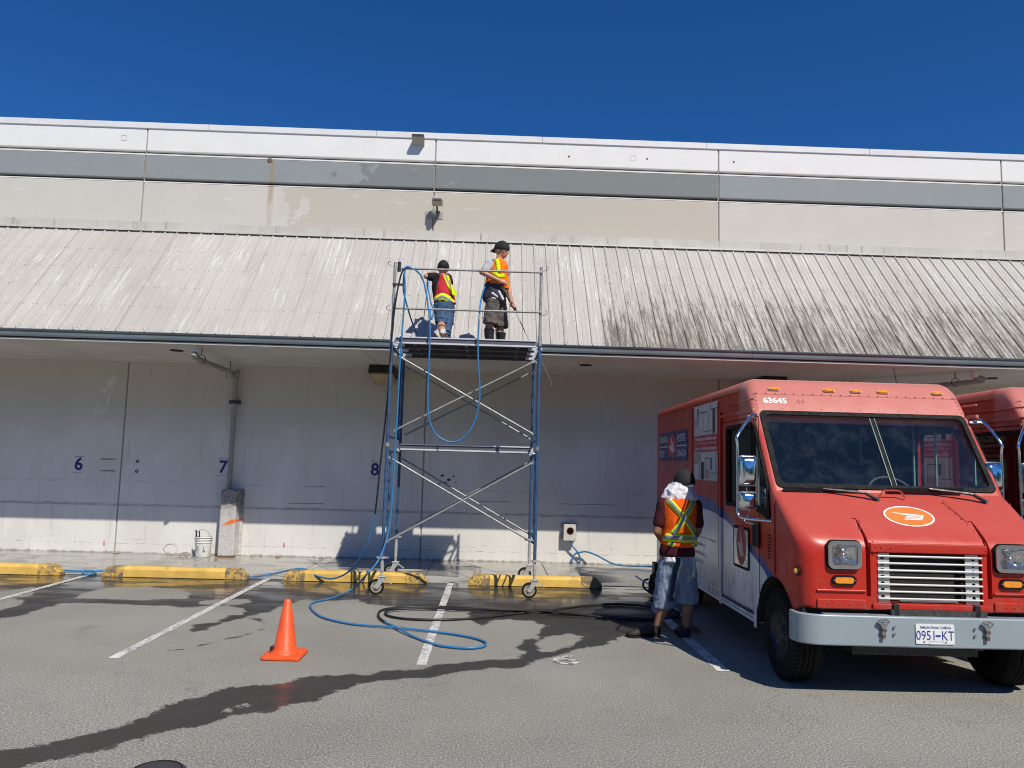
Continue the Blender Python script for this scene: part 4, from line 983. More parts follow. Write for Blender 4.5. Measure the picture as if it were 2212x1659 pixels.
def capmesh(c, face, s, mat, parent, back=False, tilt=0., hole=False, up=(0, 0, 1)):
    c = Vector(c); f = Vector(face).normalized(); u = Vector(up); u = (u-f*u.dot(f)).normalized(); r_ = f.cross(u)
    def P(a, b, z): return c + r_*a*s + f*b*s + u*z*s
    m_ = MB(); vs = []; nn, mm = 24, 9
    for i in range(mm+1):
        th = (pi*.56)*i/mm
        for k in range(nn):
            a_ = 2*pi*k/nn
            vs.append(P(.087*sin(th)*cos(a_), -.008+.110*sin(th)*sin(a_), .022+.108*cos(th)))
    fs = [(i*nn+k, (i+1)*nn+k, (i+1)*nn+(k+1) % nn, i*nn+(k+1) % nn) for i in range(mm) for k in range(nn)]
    m_.add(vs, fs); o = m_.build('cap', mat, parent, smooth=80)
    so = o.modifiers.new('t', 'SOLIDIFY'); so.thickness = .004
    sg = -1 if back else 1
    rows = []
    for i in range(5):
        t = i/4; rows.append([P(.072*cos(a_)*(1-.08*t), sg*(.068+.052*sin(a_)+.055*t*(.4+.6*sin(a_)))-.0, .006-.018*t+.012*sin(a_)-(.02 if back else .0)*t) for a_ in np.linspace(.0, pi, 13)])
    o2 = MB().loft(rows, closed=False).build('peak', mat, o, smooth=80); so = o2.modifiers.new('t', 'SOLIDIFY'); so.thickness = .005
    MB().ell(P(0, -.008, .131), (.008, .008, .005), 8, 5).build('button', mat, o)
    return o, P
def shoe(parent, heel, toe, mat='shoe', h=.075, s=1.0, trim=None):
    heel, toe = Vector(heel), Vector(toe); d = (toe-heel).normalized(); side = d.cross(Vector((0, 0, 1)))
    L = .275*s; rings = []; so = []
    for t, w_, hh in ((0, .030, .05), (.05, .036, .085), (.25, .037, .098), (.42, .037, .082), (.6, .044, .062), (.8, .046, .050), (.94, .036, .036), (1, .016, .022)):
        c = heel+d*L*t; rr = []
        for k in range(14):
            a_ = 2*pi*k/14; rr.append(c+side*cos(a_)*w_*s*(1.0 if sin(a_) < 0 else .85)+Vector((0, 0, .014+max(0, (sin(a_)*.5+.5))*hh*s)))
        rings.append(rr); so.append([c+side*q*(w_+.006)*s+Vector((0, 0, z)) for q, z in ((-1, 0), (1, 0), (1, .022), (-1, .022))])
    o = MB().loft(rings).build('shoe', mat, parent, smooth=60)
    MB().loft(so).build('sole', trim or 'rubber', o)
    return o

# near worker, seen from behind, standing by the van
Y0 = 7.95
t = thing('person', (G(1455, 1378).x, Y0, 0), 'person seen from behind by the van, orange vest, white towel under black cap', 'person')
def J(x, y, Y=Y0): return A(x, y, Y)
hd = J(1477, 1044, Y0+.06)
b = MB()
b.limb([J(1467, 1078, Y0), J(1467, 1110, Y0), J(1465, 1165, Y0), J(1462, 1195, Y0)], [(.13, .085), (.165, .11), (.145, .105), (.155, .115)], 16)
b.limb([J(1470, 1082, Y0), J(1473, 1058, Y0+.05)], [.062, .056])
for sh, el, wr, hdn in (((1433, 1088), (1419, 1148), (1437, 1178), 1), ((1502, 1089), (1508, 1146), (1496, 1168), -1)):
    S_, E_, W_ = J(*sh), J(el[0], el[1], Y0-.02), J(wr[0], wr[1], Y0+.20)
    b.limb([S_, E_, W_], [.052, .040, .028]); hand(b, W_, (hdn*.35, .85, .05), (hdn*.9, 0, -.2), .7)
for hp, kn, an in (((1444, 1205), (1437, 1295), (1419, 1358)), ((1482, 1205), (1487, 1292), (1482, 1362))):
    H_, K_, A_ = J(*hp), J(kn[0], kn[1], Y0+.02), J(an[0], an[1], Y0-.0)
    calf = K_.lerp(A_, .35)+Vector((0, -.012, 0)); b.limb([H_, K_, calf, A_], [.092, .062, .060, .040])
Ph, R3 = head(b, hd, (-.12, 1, -.38), 1.0)
bod = body('body', b, 'skind', t)
s_ = MB(); s_.limb([J(1468, 1086, Y0), J(1467, 1112, Y0), J(1465, 1165, Y0), J(1462, 1196, Y0)], [(.150, .10), (.168, .125), (.160, .128), (.186, .148)], 18)
for sh, el in (((1433, 1090), (1423, 1130)), ((1502, 1091), (1508, 1132))): s_.limb([J(*sh), J(el[0], el[1], Y0-.015)], [.070, .062])
shirt = body('tee_shirt', s_, 'maroon', t, .012, 2, .02)
v_ = MB()
v_.loft([[J(1467, yy, Y0)+Vector((rx*cos(a_), ry*sin(a_), 0)) for a_ in np.linspace(0, 2*pi, 25)[:-1]] for yy, rx, ry in ((1073, .09, .09), (1078, .155, .122), (1085, .188, .138), (1100, .190, .148), (1120, .182, .150), (1145, .176, .150), (1165, .182, .154), (1176, .188, .158), (1180, .165, .15))])
vest = body('vest', v_, 'orange', t, .011, 2, .014)
def px2(p): q = J(*p); return (q.x, q.z)
for pts in (((1437, 1076), (1454, 1098), (1480, 1128), (1499, 1156)), ((1497, 1077), (1483, 1098), (1462, 1130), (1446, 1153))):
    a2 = [px2(p) for p in pts]
    tape_on(vest, 'lime_band', a2, .062, 'lime', t, .006, n=18); tape_on(vest, 'reflective_band', a2, .030, 'reflect', t, .011, n=18)
for a_, b_ in (((1430, 1158.5), (1504, 1161)),):
    a2 = [px2(a_), px2(((a_[0]+b_[0])/2, (a_[1]+b_[1])/2)), px2(b_)]
    tape_on(vest, 'lime_band', a2, .080, 'lime', t, .009, n=18); tape_on(vest, 'reflective_band', a2, .038, 'reflect', t, .014, n=18)
for pts in (((1447, 1168), (1441, 1178)), ((1490, 1168), (1499, 1179))):
    a2 = [px2(p) for p in pts]; tape_on(vest, 'lime_band', a2, .06, 'lime', t, .007, n=4); tape_on(vest, 'reflective_band', a2, .028, 'reflect', t, .012, n=4)
h_ = MB(); h_.limb([J(1464, 1196, Y0), J(1463, 1214, Y0)], [(.170, .132), (.185, .142)], 18)
for hp, kn, wd in (((1444, 1212), (1435, 1300), (.115, .098)), ((1482, 1212), (1486, 1290), (.108, .094))):
    h_.limb([J(*hp), J(kn[0], kn[1], Y0+.02)], [(.105, .110), wd])
    q = J(kn[0], kn[1], Y0+.02)
    h_.loft([[q+Vector((wd[0]*1.02*cos(a_), wd[1]*1.02*sin(a_), dz)) for a_ in np.linspace(0, 2*pi, 17)[:-1]] for dz in (.06, -.06)])
sh_ = body('shorts', h_, 'shortsb', t, .012, 1, .028, .07)
M['navy2'] = cloth('navy_side_stripe', (.035, .05, .085)); M['mintc'] = cloth('pale_mint_stripe', (.36, .50, .48))
for pts, wd, mt in ((((1458, 1202), (1452, 1250), (1446, 1296)), .055, 'navy2'), (((1466, 1202), (1461, 1250), (1453, 1292)), .035, 'mintc'), (((1496, 1200), (1497, 1222), (1493, 1245)), .04, 'mintc')):
    tape_on(sh_, 'side_stripe', [px2(p) for p in pts], wd, mt, t, .004, n=14)
tape_on(sh_, 'back_pocket', [px2(p) for p in ((1432, 1206), (1452, 1205))], .055, 'towel', t, .006, n=6)
shoe(t, J(1421, 1372, Y0).xy.to_3d()+Vector((0, 0, 0)), J(1370, 1370, Y0-.05).xy.to_3d(), 'shoe', s=1.22)
q = G(1482, 1384); shoe(t, (q.x, Y0-.04, 0), (q.x+.04, Y0+.3, 0), 'shoe', s=1.15)
for an in ((1419, 1364), (1482, 1369)): MB().tube([J(an[0]-1, an[1]-14, Y0), J(an[0], an[1]+6, Y0)], [.047, .044], 14).build('sock', 'black', t, smooth=60)
cp, Pc = capmesh(hd+Vector((0, 0, -.01)), (-.25, 1, .05), 1.22, 'capg', t)
pl_ = Vector((-.12, 1, -.38)).normalized()
MB().ell(Pc(.01, -.112, -.002), (.030, .010, .016), 12, 7).build('strap_gap', 'towel', cp)
tw = MB(); q = hd
tw.loft([[q+Vector((cx_+rx*cos(a_), cy_+ry*sin(a_), z)) for a_ in np.linspace(0, 2*pi, 21)[:-1]] for cx_, cy_, z, rx, ry in ((-.02, .02, .03, .075, .085), (-.035, -.0, -.01, .098, .108), (-.045, -.02, -.05, .135, .135), (-.05, -.02, -.10, .165, .145), (-.045, -.02, -.145, .195, .15), (-.04, -.02, -.18, .185, .15))])
body('towel', tw, 'towel', t, .010, 2, .040, .05)

# left man on the deck (red vest), leaning to the awning
YL = 10.98; DZ = 3.338
t = thing('person', (-.76, YL, DZ), 'person in red vest and blue denim shorts leaning to the awning, back turned', 'person')
def J(x, y, Y=YL): return A(x, y, Y)
hd = J(957, 582, YL+.12)
b = MB()
b.limb([J(953, 598, YL+.08), J(955, 620, YL+.06), J(958, 648, YL), J(959, 662, YL-.04)], [(.115, .08), (.145, .10), (.125, .10), (.135, .11)], 16)
b.limb([J(954, 600, YL+.10), J(957, 589, YL+.12)], [.055, .052])
W1 = J(934, 589, YL+.24); b.limb([J(942, 597, YL+.08), J(920, 597, YL+.04), W1], [.048, .038, .028]); hand(b, W1, (.2, 1, .3), (0, 0, -1), .8)
W2 = J(945, 600, YL+.36); b.limb([J(968, 600, YL+.10), J(972, 615, YL+.26), W2], [.048, .038, .028]); hand(b, W2, (-.6, .8, .1), (0, 0, -1), .8)
for hp, kn, an in (((952, 668), (953, 700), (956, 722)), ((966, 668), (967, 700), (964, 727))):
    dy = .0 if hp[0] < 960 else .14
    H_, K_, A_ = J(hp[0], hp[1], YL-.10), J(kn[0], kn[1], YL-.36+dy), J(an[0], an[1], YL-.60+dy); A_.z = max(A_.z, DZ+.09)
    b.limb([H_, K_, K_.lerp(A_, .4)+Vector((0, -.012, 0)), A_], [.076, .055, .056, .038])
Ph, R3 = head(b, hd, (-.25, 1, .1), .95)
body('body', b, 'skin', t)
s_ = MB(); s_.limb([J(953, 599, YL+.08), J(955, 620, YL+.06), J(958, 648, YL), J(960, 667, YL-.08)], [(.128, .095), (.158, .118), (.142, .118), (.148, .122)], 18)
s_.limb([J(942, 598, YL+.08), J(928, 598, YL+.06)], [.066, .060]); s_.limb([J(967, 600, YL+.10), J(971, 611, YL+.20)], [.064, .058])
body('tee_shirt', s_, 'blackshirt', t, .011, 2, .016)
v_ = MB(); v_.limb([J(959, 599, YL+.08), J(958, 622, YL+.05), J(960, 645, YL)], [(.095, .108), (.135, .133), (.143, .136)], 18)
v_.loft([[J(xx, yy, YL+dy)+Vector((rx*cos(a_), ry*sin(a_), sin(a_)*0)) for a_ in np.linspace(0, 2*pi, 19)[:-1]] for xx, yy, dy, rx, ry in ((959, 630, .04, .150, .136), (960, 645, 0, .158, .140), (961, 657, -.02, .165, .142))])
vest = body('vest', v_, 'redvest', t, .011, 2, .02)
def px2(p): q = J(*p); return (q.x, q.z)
tape_on(vest, 'lime_band', [px2(p) for p in ((940, 652), (957, 643.5), (974, 652), (980, 660))], .10, 'lime', t, .007, n=16)
tape_on(vest, 'reflective_band', [px2(p) for p in ((940, 653), (957, 644.5), (974, 653), (980, 661))], .036, 'reflect', t, .012, n=16)
tape_on(vest, 'lime_band', [px2(p) for p in ((960, 588), (967, 606), (974, 622), (979, 634))], .075, 'lime', t, .007, n=12)
tape_on(vest, 'reflective_band', [px2(p) for p in ((960, 588), (967, 606), (974, 622), (979, 634))], .020, 'reflect', t, .012, n=12)
fl = MB().loft([[J(972, 610, YL-.10), J(986, 632, YL-.10), J(985, 639, YL-.10), J(976, 636, YL-.13)], [J(973, 610, YL-.13), J(987, 632, YL-.12), J(986, 639, YL-.12), J(977, 636, YL-.15)]]).build('loose_vest_flap', 'lime', t)
h_ = MB(); h_.limb([J(959, 660, YL-.07), J(960, 673, YL-.09)], [(.152, .135), (.158, .14)], 18)
h_.limb([J(952, 672, YL-.09), J(953, 696, YL-.33)], [(.095, .10), (.088, .09)]); h_.limb([J(967, 672, YL-.08), J(968, 700, YL-.22)], [(.092, .10), (.085, .09)])
body('denim_shorts', h_, 'jean', t, .011, 1, .030, .06)
MB().tube([J(967, 694, YL-.20), J(964, 728, YL-.46)], [.075, .06], 14).build('trouser_leg', 'jean', t, smooth=60)
q = J(952, 730, YL-.64); shoe(t, (q.x, YL-.66, DZ), (q.x+.16, YL-.58, DZ), 'shoe', s=.9, trim='shoer'); q = J(964, 730, YL-.48); shoe(t, (q.x, YL-.53, DZ), (q.x-.02, YL-.2, DZ), 'shoe', s=.9)
MB().tube([J(956, 713, YL-.58), J(956, 722, YL-.60)], .045, 12).build('sock', 'sock', t, smooth=60)
capmesh(hd+Vector((0, 0, .006)), (-.25, 1, .1), 1.02, 'cap', t)

# right man on the deck, profile, facing right
YR = 10.62
t = thing('person', (.04, YR, DZ), 'person in orange vest, backwards black cap, grey shorts and black rubber boots', 'person')
def J(x, y, Y=YR): return A(x, y, Y)
hd = J(1084, 542, YR)
F_ = (.82, -.55, -.16)
b = MB()
b.limb([J(1075, 567, YR), J(1074, 588, YR), J(1071, 614, YR), J(1070, 632, YR)], [(.115, .13), (.125, .15), (.110, .125), (.120, .130)], 16)
b.limb([J(1077, 567, YR), J(1082, 550, YR)], [.056, .052])
W1 = J(1078, 606, YR-.22); b.limb([J(1056, 571, YR-.10), J(1041, 588, YR-.20), W1], [.048, .040, .028]); hand(b, W1, (.9, -.05, -.25), (0, .5, -1), .9)
W2 = J(1105, 650, YR-.15); b.limb([J(1092, 573, YR+.08), J(1097, 618, YR+.02), W2], [.048, .038, .028]); hand(b, W2, (.15, -.2, -1), (1, 0, .2), .9)
for hp, kn, an, dy in (((1064, 640), (1058, 700), (1057, 738), -.08), ((1078, 640), (1081, 704), (1082, 738), .08)):
    H_, K_, A_ = J(hp[0], hp[1], YR+dy), J(kn[0], kn[1], YR+dy), J(an[0], an[1], YR+dy); A_.z = DZ+.09
    b.limb([H_, K_, K_.lerp(A_, .4)+Vector((-.015, .0, 0)), A_], [.080, .058, .058, .042])
Ph, R3 = head(b, hd, F_, 1.04)
bod = body('body', b, 'skin', t, .008); face_bits(Ph, R3, 1.04, bod)
s_ = MB(); s_.limb([J(1075, 572, YR), J(1074, 592, YR), J(1071, 628, YR)], [(.108, .125), (.125, .150), (.125, .142)], 18)
s_.limb([J(1057, 571, YR-.10), J(1048, 584, YR-.17)], [.066, .064]); s_.limb([J(1091, 572, YR+.08), J(1095, 590, YR+.05)], [.062, .056])
body('tee_shirt', s_, 'greyshirt', t, .011, 2, .016)
v_ = MB()
v_.loft([[J(xx, yy, YR)+Vector((rx*cos(a_), ry*sin(a_), 0)) for a_ in np.linspace(0, 2*pi, 19)[:-1]] for xx, yy, rx, ry in ((1078, 561, .060, .09), (1078, 565, .100, .130), (1078, 573, .132, .158), (1076, 590, .146, .172), (1073, 604, .158, .178), (1072, 618, .165, .18))])
v_.loft([[J(1091, 600, YR-.06)+Vector((.045*cos(a_), .05*sin(a_), 0)) for a_ in np.linspace(0, 2*pi, 13)[:-1]], [J(1092, 624, YR-.06)+Vector((.05*cos(a_), .055*sin(a_), 0)) for a_ in np.linspace(0, 2*pi, 13)[:-1]]])
vest = body('vest', v_, 'orange2', t, .011, 2, .018)
def px2(p): q = J(*p); return (q.x, q.z)
tape_on(vest, 'lime_band', [px2(p) for p in ((1073, 564), (1076, 580), (1077, 596))], .055, 'lime', t, .007, n=10)
tape_on(vest, 'lime_band', [px2(p) for p in ((1062, 592), (1078, 603), (1090, 600))], .05, 'lime', t, .008, n=10)
h0 = MB(); h0.loft([[J(xx, yy, YR)+Vector((rx*cos(a_), ry*sin(a_), 0)) for a_ in np.linspace(0, 2*pi, 21)[:-1]] for xx, yy, rx, ry in ((1070, 612, .15, .165), (1068, 628, .162, .175), (1067, 645, .165, .178), (1069, 652, .16, .175))]); body('tied_shirt', h0, 'pattern', t, .012, 1, .03, .06)
MB().limb([J(1064, 634, YR-.17), J(1074, 641, YR-.17)], [.02, .012]).limb([J(1078, 630, YR-.16), J(1086, 646, YR-.14)], [.018, .02]).limb([J(1060, 642, YR-.15), J(1070, 645, YR-.16)], [.012, .016]).build('white_pattern', 'towel', t, smooth=60)
h_ = MB(); h_.limb([J(1068, 636, YR), J(1070, 652, YR)], [(.140, .155), (.148, .16)], 18)
for hp, kn, dy in (((1065, 650), (1060, 693), -.08), ((1078, 650), (1082, 700), .08)): 
    h_.limb([J(hp[0], hp[1], YR+dy), J(kn[0], kn[1], YR+dy)], [(.108, .105), (.105, .10)])
    q = J(kn[0], kn[1], YR+dy); h_.loft([[q+Vector((.108*cos(a_), .102*sin(a_), dz)) for a_ in np.linspace(0, 2*pi, 17)[:-1]] for dz in (.05, -.05)])
body('cargo_shorts', h_, 'shortsg', t, .011, 1, .032, .06)
for kx, ky, dy in ((1057, 711, -.08), (1082, 719, .08)):
    q = J(kx, ky, YR+dy); x_, y_ = q.x, q.y
    o = MB().tube([(x_, y_, q.z), (x_, y_, DZ+.13), (x_+.01, y_, DZ+.06), (x_+.015, y_, DZ+.01)], [.074, .066, .060, .060], 16).build('rubber_boot', 'boot', t, smooth=60)
    MB().loft([[(x_-.05, y_-.045, DZ), (x_+.19, y_-.05, DZ), (x_+.19, y_+.05, DZ), (x_-.05, y_+.045, DZ)], [(x_-.05, y_-.045, DZ+.09), (x_+.16, y_-.04, DZ+.05), (x_+.16, y_+.04, DZ+.05), (x_-.05, y_+.045, DZ+.09)]]).build('boot_foot', 'boot', o, bevel=.02)
capmesh(hd+Vector((0, 0, .006)), F_, 1.08, 'cap', t, back=True)

# ------------------------------------------------------------------ delivery vans
TR = Vector((3.39, 5.9, 0))
def T(x, y, z): return Vector((TR.x+x, TR.y+y, z))
van = thing('delivery_van', TR, 'red step van with orange oval emblem on its hood, nearest to the camera', 'delivery van', 'red step vans')
def sec(y, hw, z0, z1, r, rb=.03):
    pts = []
    for i in range(4): a_ = radians(180+30*i); pts.append((-hw+rb+rb*cos(a_), z0+rb+rb*sin(a_)))
    for i in range(4): a_ = radians(270+30*i); pts.append((hw-rb+rb*cos(a_), z0+rb+rb*sin(a_)))
    for i in range(7): a_ = radians(15*i); pts.append((hw-r+r*cos(a_), z1-r+r*sin(a_)))
    for i in range(7): a_ = radians(90+15*i); pts.append((-hw+r+r*cos(a_), z1-r+r*sin(a_)))
    return [T(x, y, z) for x, z in pts]
st = [(5.34, .96, .42, 2.45, .12), (5.32, .99, .38, 2.51, .12), (5.26, 1.01, .36, 2.55, .12), (1.46, 1.01, .36, 2.58, .12), (1.37, 1.01, .36, 2.578, .12), (1.31, 1.009, .36, 2.558, .12), (1.26, 1.007, .36, 2.52, .11), (1.08, 1.0, .36, 2.262, .06),
      (.61, 1.0, .36, 1.538, .05), (.57, 1.0, .36, 1.520, .05), (.32, 1.0, .50, 1.358, .07), (.23, .995, .58, 1.298, .09), (.18, .985, .63, 1.260, .10), (.14, .970, .655, 1.227, .11), (.11, .952, .66, 1.198, .115), (.088, .930, .66, 1.170, .12), (.073, .905, .66, 1.142, .12), (.063, .880, .66, 1.115, .12), (.06, .855, .665, 1.08, .11)]
bodym = MB().loft([sec(*q) for q in st]).build('body', 'body', van)
def cut(target, *meshes):
    cs = []
    for me in meshes:
        c = bpy.data.objects.new('cut', me); COL.objects.link(c); c.location = (0, 0, 0)
        me.transform(Matrix.Translation(-root_of(target).location)); c.parent = target.parent; cs.append(c)
        b_ = target.modifiers.new('b', 'BOOLEAN'); b_.operation = 'DIFFERENCE'; b_.object = c; b_.solver = 'EXACT'
    m0 = target.data.materials[0]; bake(target); target.data.materials.clear(); target.data.materials.append(m0)
    for c in cs: bpy.data.objects.remove(c)
GV = Vector((0, .47, .724)).normalized(); GN = Vector((0, -GV.z, GV.y)); GO = T(0, .61, 1.538)
def gpt(u, v, h=0): return GO + Vector((u, 0, 0)) + GV*v + GN*h
glen = math.hypot(.47, .724)
def gl_loop(ins=0): return [(a_, b_) for a_, b_ in rrect(-.935+ins, .045+ins, .935-ins, glen-.028-ins, .05)]
ws = MB().loft([[gpt(a_, b_, .15) for a_, b_ in gl_loop()], [gpt(a_, b_, -.20) for a_, b_ in gl_loop()]]).mesh()
cav = MB().prism([(TR.y+a_, b_) for a_, b_ in ((.74, 1.49), (1.21, 2.19), (1.45, 2.44), (2.7, 2.44), (2.7, .60), (.92, .60), (.74, 1.0))], 0, TR.x-.96, TR.x+.96).mesh()
cuts = [cav, ws]
dwin = [(1.10, 1.36), (1.10, 2.13), (1.88, 2.13), (1.88, 1.36)]
qwin = [(1.04, 1.40), (1.04, 2.13), (.99, 2.10), (.66, 1.56), (.60, 1.34), (.64, 1.29)]
qwin = [(1.04, 1.38), (1.04, 2.10), (1.00, 2.06), (.70, 1.56), (.66, 1.34)]
for s_ in (-1, 1):
    xa, xb = sorted((TR.x+s_*.90, TR.x+s_*1.1))
    for pl in (dwin, qwin): cuts.append(MB().prism([(TR.y+a_, b_) for a_, b_ in pl], 0, xa, xb).mesh())
    for yc, zc, rr in ((.56, .40, .425), (3.95, .40, .42)):
        xa, xb = sorted((TR.x+s_*.66, TR.x+s_*1.1)); cuts.append(MB().cyl((xa, TR.y+yc, zc), (xb, TR.y+yc, zc), rr, 36).mesh())
        cuts.append(MB().box((xa, TR.y+yc-rr+.004, .2), (xb, TR.y+yc+rr-.004, .41)).mesh())
cuts.append(MB().box(tuple(T(-.385, 0, .715)), tuple(T(.435, .16, 1.095))).mesh())
for x in (-.455, .492): cuts.append(MB().prism([(TR.y-.1, .76), (TR.y+.10, .76), (TR.y+.105, 1.13), (TR.y+.15, 1.20), (TR.y+.30, 1.335), (TR.y-.1, 1.5)], 0, TR.x+x-.017, TR.x+x+.019).mesh())
for x in (-.647, .662): cuts.append(MB().box(tuple(T(x-.112, -.1, 1.072-.09)), tuple(T(x+.112, .16, 1.072+.09))).mesh())
cut(bodym, *cuts[:2]); cut(bodym, *cuts[2:10]); cut(bodym, *cuts[10:])
for p in bodym.data.polygons: p.use_smooth = True
bodym.data.set_sharp_from_angle(angle=radians(28))
vb = bodym
# dark inside of the cab so the shell has an inner skin of its own
MB().prism([(TR.y+a_, b_) for a_, b_ in ((.80, 1.44), (.95, 1.47), (1.05, .64), (2.64, .64), (2.64, .62), (.94, .62), (.76, 1.0), (.76, 1.44))], 0, TR.x-.95, TR.x+.95).build('dashboard', 'interior', van)
MB().box(tuple(T(-.95, 2.66, .61)), tuple(T(.95, 2.695, 2.43))).build('bulkhead', 'interior', van)
MB().box(tuple(T(-.94, 1.47, 2.415)), tuple(T(.94, 2.65, 2.43))).build('headlining', 'interior', van)
MB().box(tuple(T(.12, 1.75, .62)), tuple(T(.62, 2.2, 1.10))).box(tuple(T(.14, 2.12, 1.1)), tuple(T(.60, 2.24, 1.78))).build('driver_seat', 'seat', van, bevel=.04)
ring = [T(.36, 1.24, 1.50)+Vector((.22*cos(a_), .13*sin(a_), .17*sin(a_))) for a_ in np.linspace(0, 2*pi, 25)[:-1]]
MB().tube(ring, .014, 8, closed=True).build('steering_wheel', 'seat', van, smooth=60)
MB().cyl(T(.36, 1.24, 1.50), T(.36, 1.0, 1.3), .025, 8).build('steering_column', 'seat', van)
for x0, x1, w_ in ((-.45, -.72, .03), (.72, .74, .03)):
    MB().box(tuple(T(x0, 2.62, 1.0)), tuple(T(x0+w_, 2.66, 2.2))).build('cab_rail', 'mint', van)
# windscreen, gasket, and a pillar reflection modelled as dark and pale bars
plate('windscreen', [gl_loop(.012)], .006, 'glass', (gpt(0, 0, -.020), (1, 0, 0), GV), van)
plate('gasket', [gl_loop(-.016), gl_loop(.028)], .014, 'gasket', (gpt(0, 0, -.003), (1, 0, 0), GV), van, bevel=.004)
MB().bar(gpt(.075, .03, -.012), gpt(.085, glen-.04, -.012), .030, .010, GN).build('pillar_reflection', 'gasket', van)
for x in (.057, .100): MB().bar(gpt(x, .03, -.010), gpt(x+.01, glen-.04, -.010), .004, .012, GN).build('reflection_edge', 'mint', van)
SD = ((0, -1, 0), (0, 0, 1))      # frame of the side that faces left
def sidef(y, z, off=.001, s_=-1): return (T(s_*(1.01+off), y, z), (0, -1, 0) if s_ < 0 else (0, 1, 0), (0, 0, 1))
def L2(loop, s_): return [((-a_ if s_ < 0 else a_), b_) for a_, b_ in loop]
for s_ in (-1, 1):
    fr = (T(s_*.985, 0, 0), (0, -1, 0) if s_ < 0 else (0, 1, 0), (0, 0, 1))
    fo = (T(s_*1.004, 0, 0), fr[1], fr[2])
    wl = rrect(1.085, 1.345, 1.895, 2.145, .05); wi = rrect(1.125, 1.385, 1.855, 2.105, .04)
    dk = 'sideglass' if s_ < 0 else 'glass'
    plate('door_window', [L2(wl, s_)], .004, dk, fr, van)
    plate('window_frame', [L2(wl, s_), L2(wi, s_)], .012, 'gasket', fo, van)
    ql = [(1.055, 1.36), (1.055, 2.12), (.985, 2.07), (.68, 1.57), (.64, 1.32), (.68, 1.285)]; qi = [(1.02, 1.41), (1.02, 2.02), (.99, 2.0), (.72, 1.56), (.69, 1.36)]
    plate('quarter_window', [L2(ql, s_)], .004, 'glass', fr, van)
    plate('window_frame', [L2(ql, s_), L2(qi, s_)], .012, 'gasket', fo, van)
    plate('quarter_window_post', [L2(rrect(.975, 1.38, 1.015, 2.05, .004), s_)], .01, 'mint', fr, van)
    MB().box(*[tuple(q) for q in ((T(min(s_*1.0, s_*1.0105), .545, .84)), (T(max(s_*1.0, s_*1.0105), .549, 1.48)))]).build('cowl_seam', 'darkred', van)
    ix = TR.x+s_*.952
    plate('cab_lining', [L2([(1.09, .66), (2.66, .66), (2.66, 2.42), (1.46, 2.42), (1.24, 2.19), (1.09, 1.96)], s_), L2([(1.13, 1.39), (1.13, 1.99), (1.24, 2.10), (1.86, 2.10), (1.86, 1.39)], s_)], .006, 'interior', (Vector((ix, TR.y, 0)), fr[1], fr[2]), van)
    MB().cyl((ix-s_*.02, TR.y+1.50, 1.37), (ix-s_*.02, TR.y+1.50, 2.12), .012, 6).build('window_bar', 'mint', van); MB().cyl((ix-s_*.02, TR.y+1.90, 1.2), (ix-s_*.02, TR.y+1.90, 2.2), .016, 6).build('window_bar', 'mint', van)
    # sliding door outline, drip rails, sills

    plate('door_seam', [L2(rrect(.90, .44, 2.03, 2.19, .02), s_), L2(rrect(.908, .448, 2.022, 2.182, .018), s_)], .003, 'gasket', sidef(0, 0, .0005, s_)[0:1]+fr[1:], van)
    xa = TR.x+s_*1.011
    def sb(y0, y1, z0, z1, d, nm, mt, bev=.003):
        x0, x1 = sorted((xa, xa+s_*d)); return MB().box((x0, TR.y+y0, z0), (x1, TR.y+y1, z1)).build(nm, mt, van, bevel=bev)
    sb(2.035, 2.085, .34, 2.30, .018, 'door_pillar', 'body')
    sb(.98, 2.03, 2.235, 2.262, .03, 'drip_rail', 'body'); sb(.98, 2.03, 2.345, 2.36, .02, 'drip_rail', 'body')
    sb(2.15, 2.18, .42, 2.42, .006, 'panel_rib', 'body')
    sb(3.24, 3.27, 1.5, 2.42, .005, 'panel_rib', 'body')
    sb(1.0, 2.03, .36, .385, .012, 'sill_rail', 'alu'); sb(2.09, 5.2, .36, .385, .012, 'sill_rail', 'alu'); sb(1.0, 2.03, .42, .433, .008, 'sill_rail', 'gasket'); sb(2.12, 5.2, .455, .467, .008, 'sill_rail', 'alu')
    sb(2.3, 5.0, 1.20 if s_ > 0 else .93, 1.212 if s_ > 0 else .945, .014, 'rub_rail', 'alu')
    sb(.98, 1.03, .32, .50, .012, 'wheel_arch_trim', 'alu')
    sb(1.5, 5.2, 2.46, 2.472, .010, 'roof_lip', 'body')
    m_ = MB()
    for k in range(46): q = T(s_*1.010, 1.4+k*.083, 2.45); m_.ell(q, (.004, .006, .006), 6, 4)
    for k in range(9): q = T(s_*1.012, 1.06+k*.11, .47); m_.ell(q, (.004, .006, .006), 6, 4)
    for k in range(28): q = T(s_*1.012, 2.2+k*.105, .50); m_.ell(q, (.004, .006, .006), 6, 4)
    o = m_.build('side_rivets', 'darkred', van); o['kind'] = 'stuff'
    # lower door window with emblem
    wl = rrect(1.19, .79, 1.63, 1.16, .03); wi = rrect(1.205, .805, 1.615, 1.145, .02)
    plate('lower_window_frame', [L2(rrect(1.18, .78, 1.64, 1.17, .035), s_), L2(wi, s_)], .005, 'gasket', sidef(0, 0, .001, s_), van)
    plate('lower_window', [L2(wl, s_)], .004, 'palepane', sidef(0, 0, .001, s_), van)
    e_ = plate('window_emblem', [L2(ellipse(1.40, 1.0, .14, .19, 36), s_)], .001, 'darkred', sidef(0, 0, .006, s_), van)
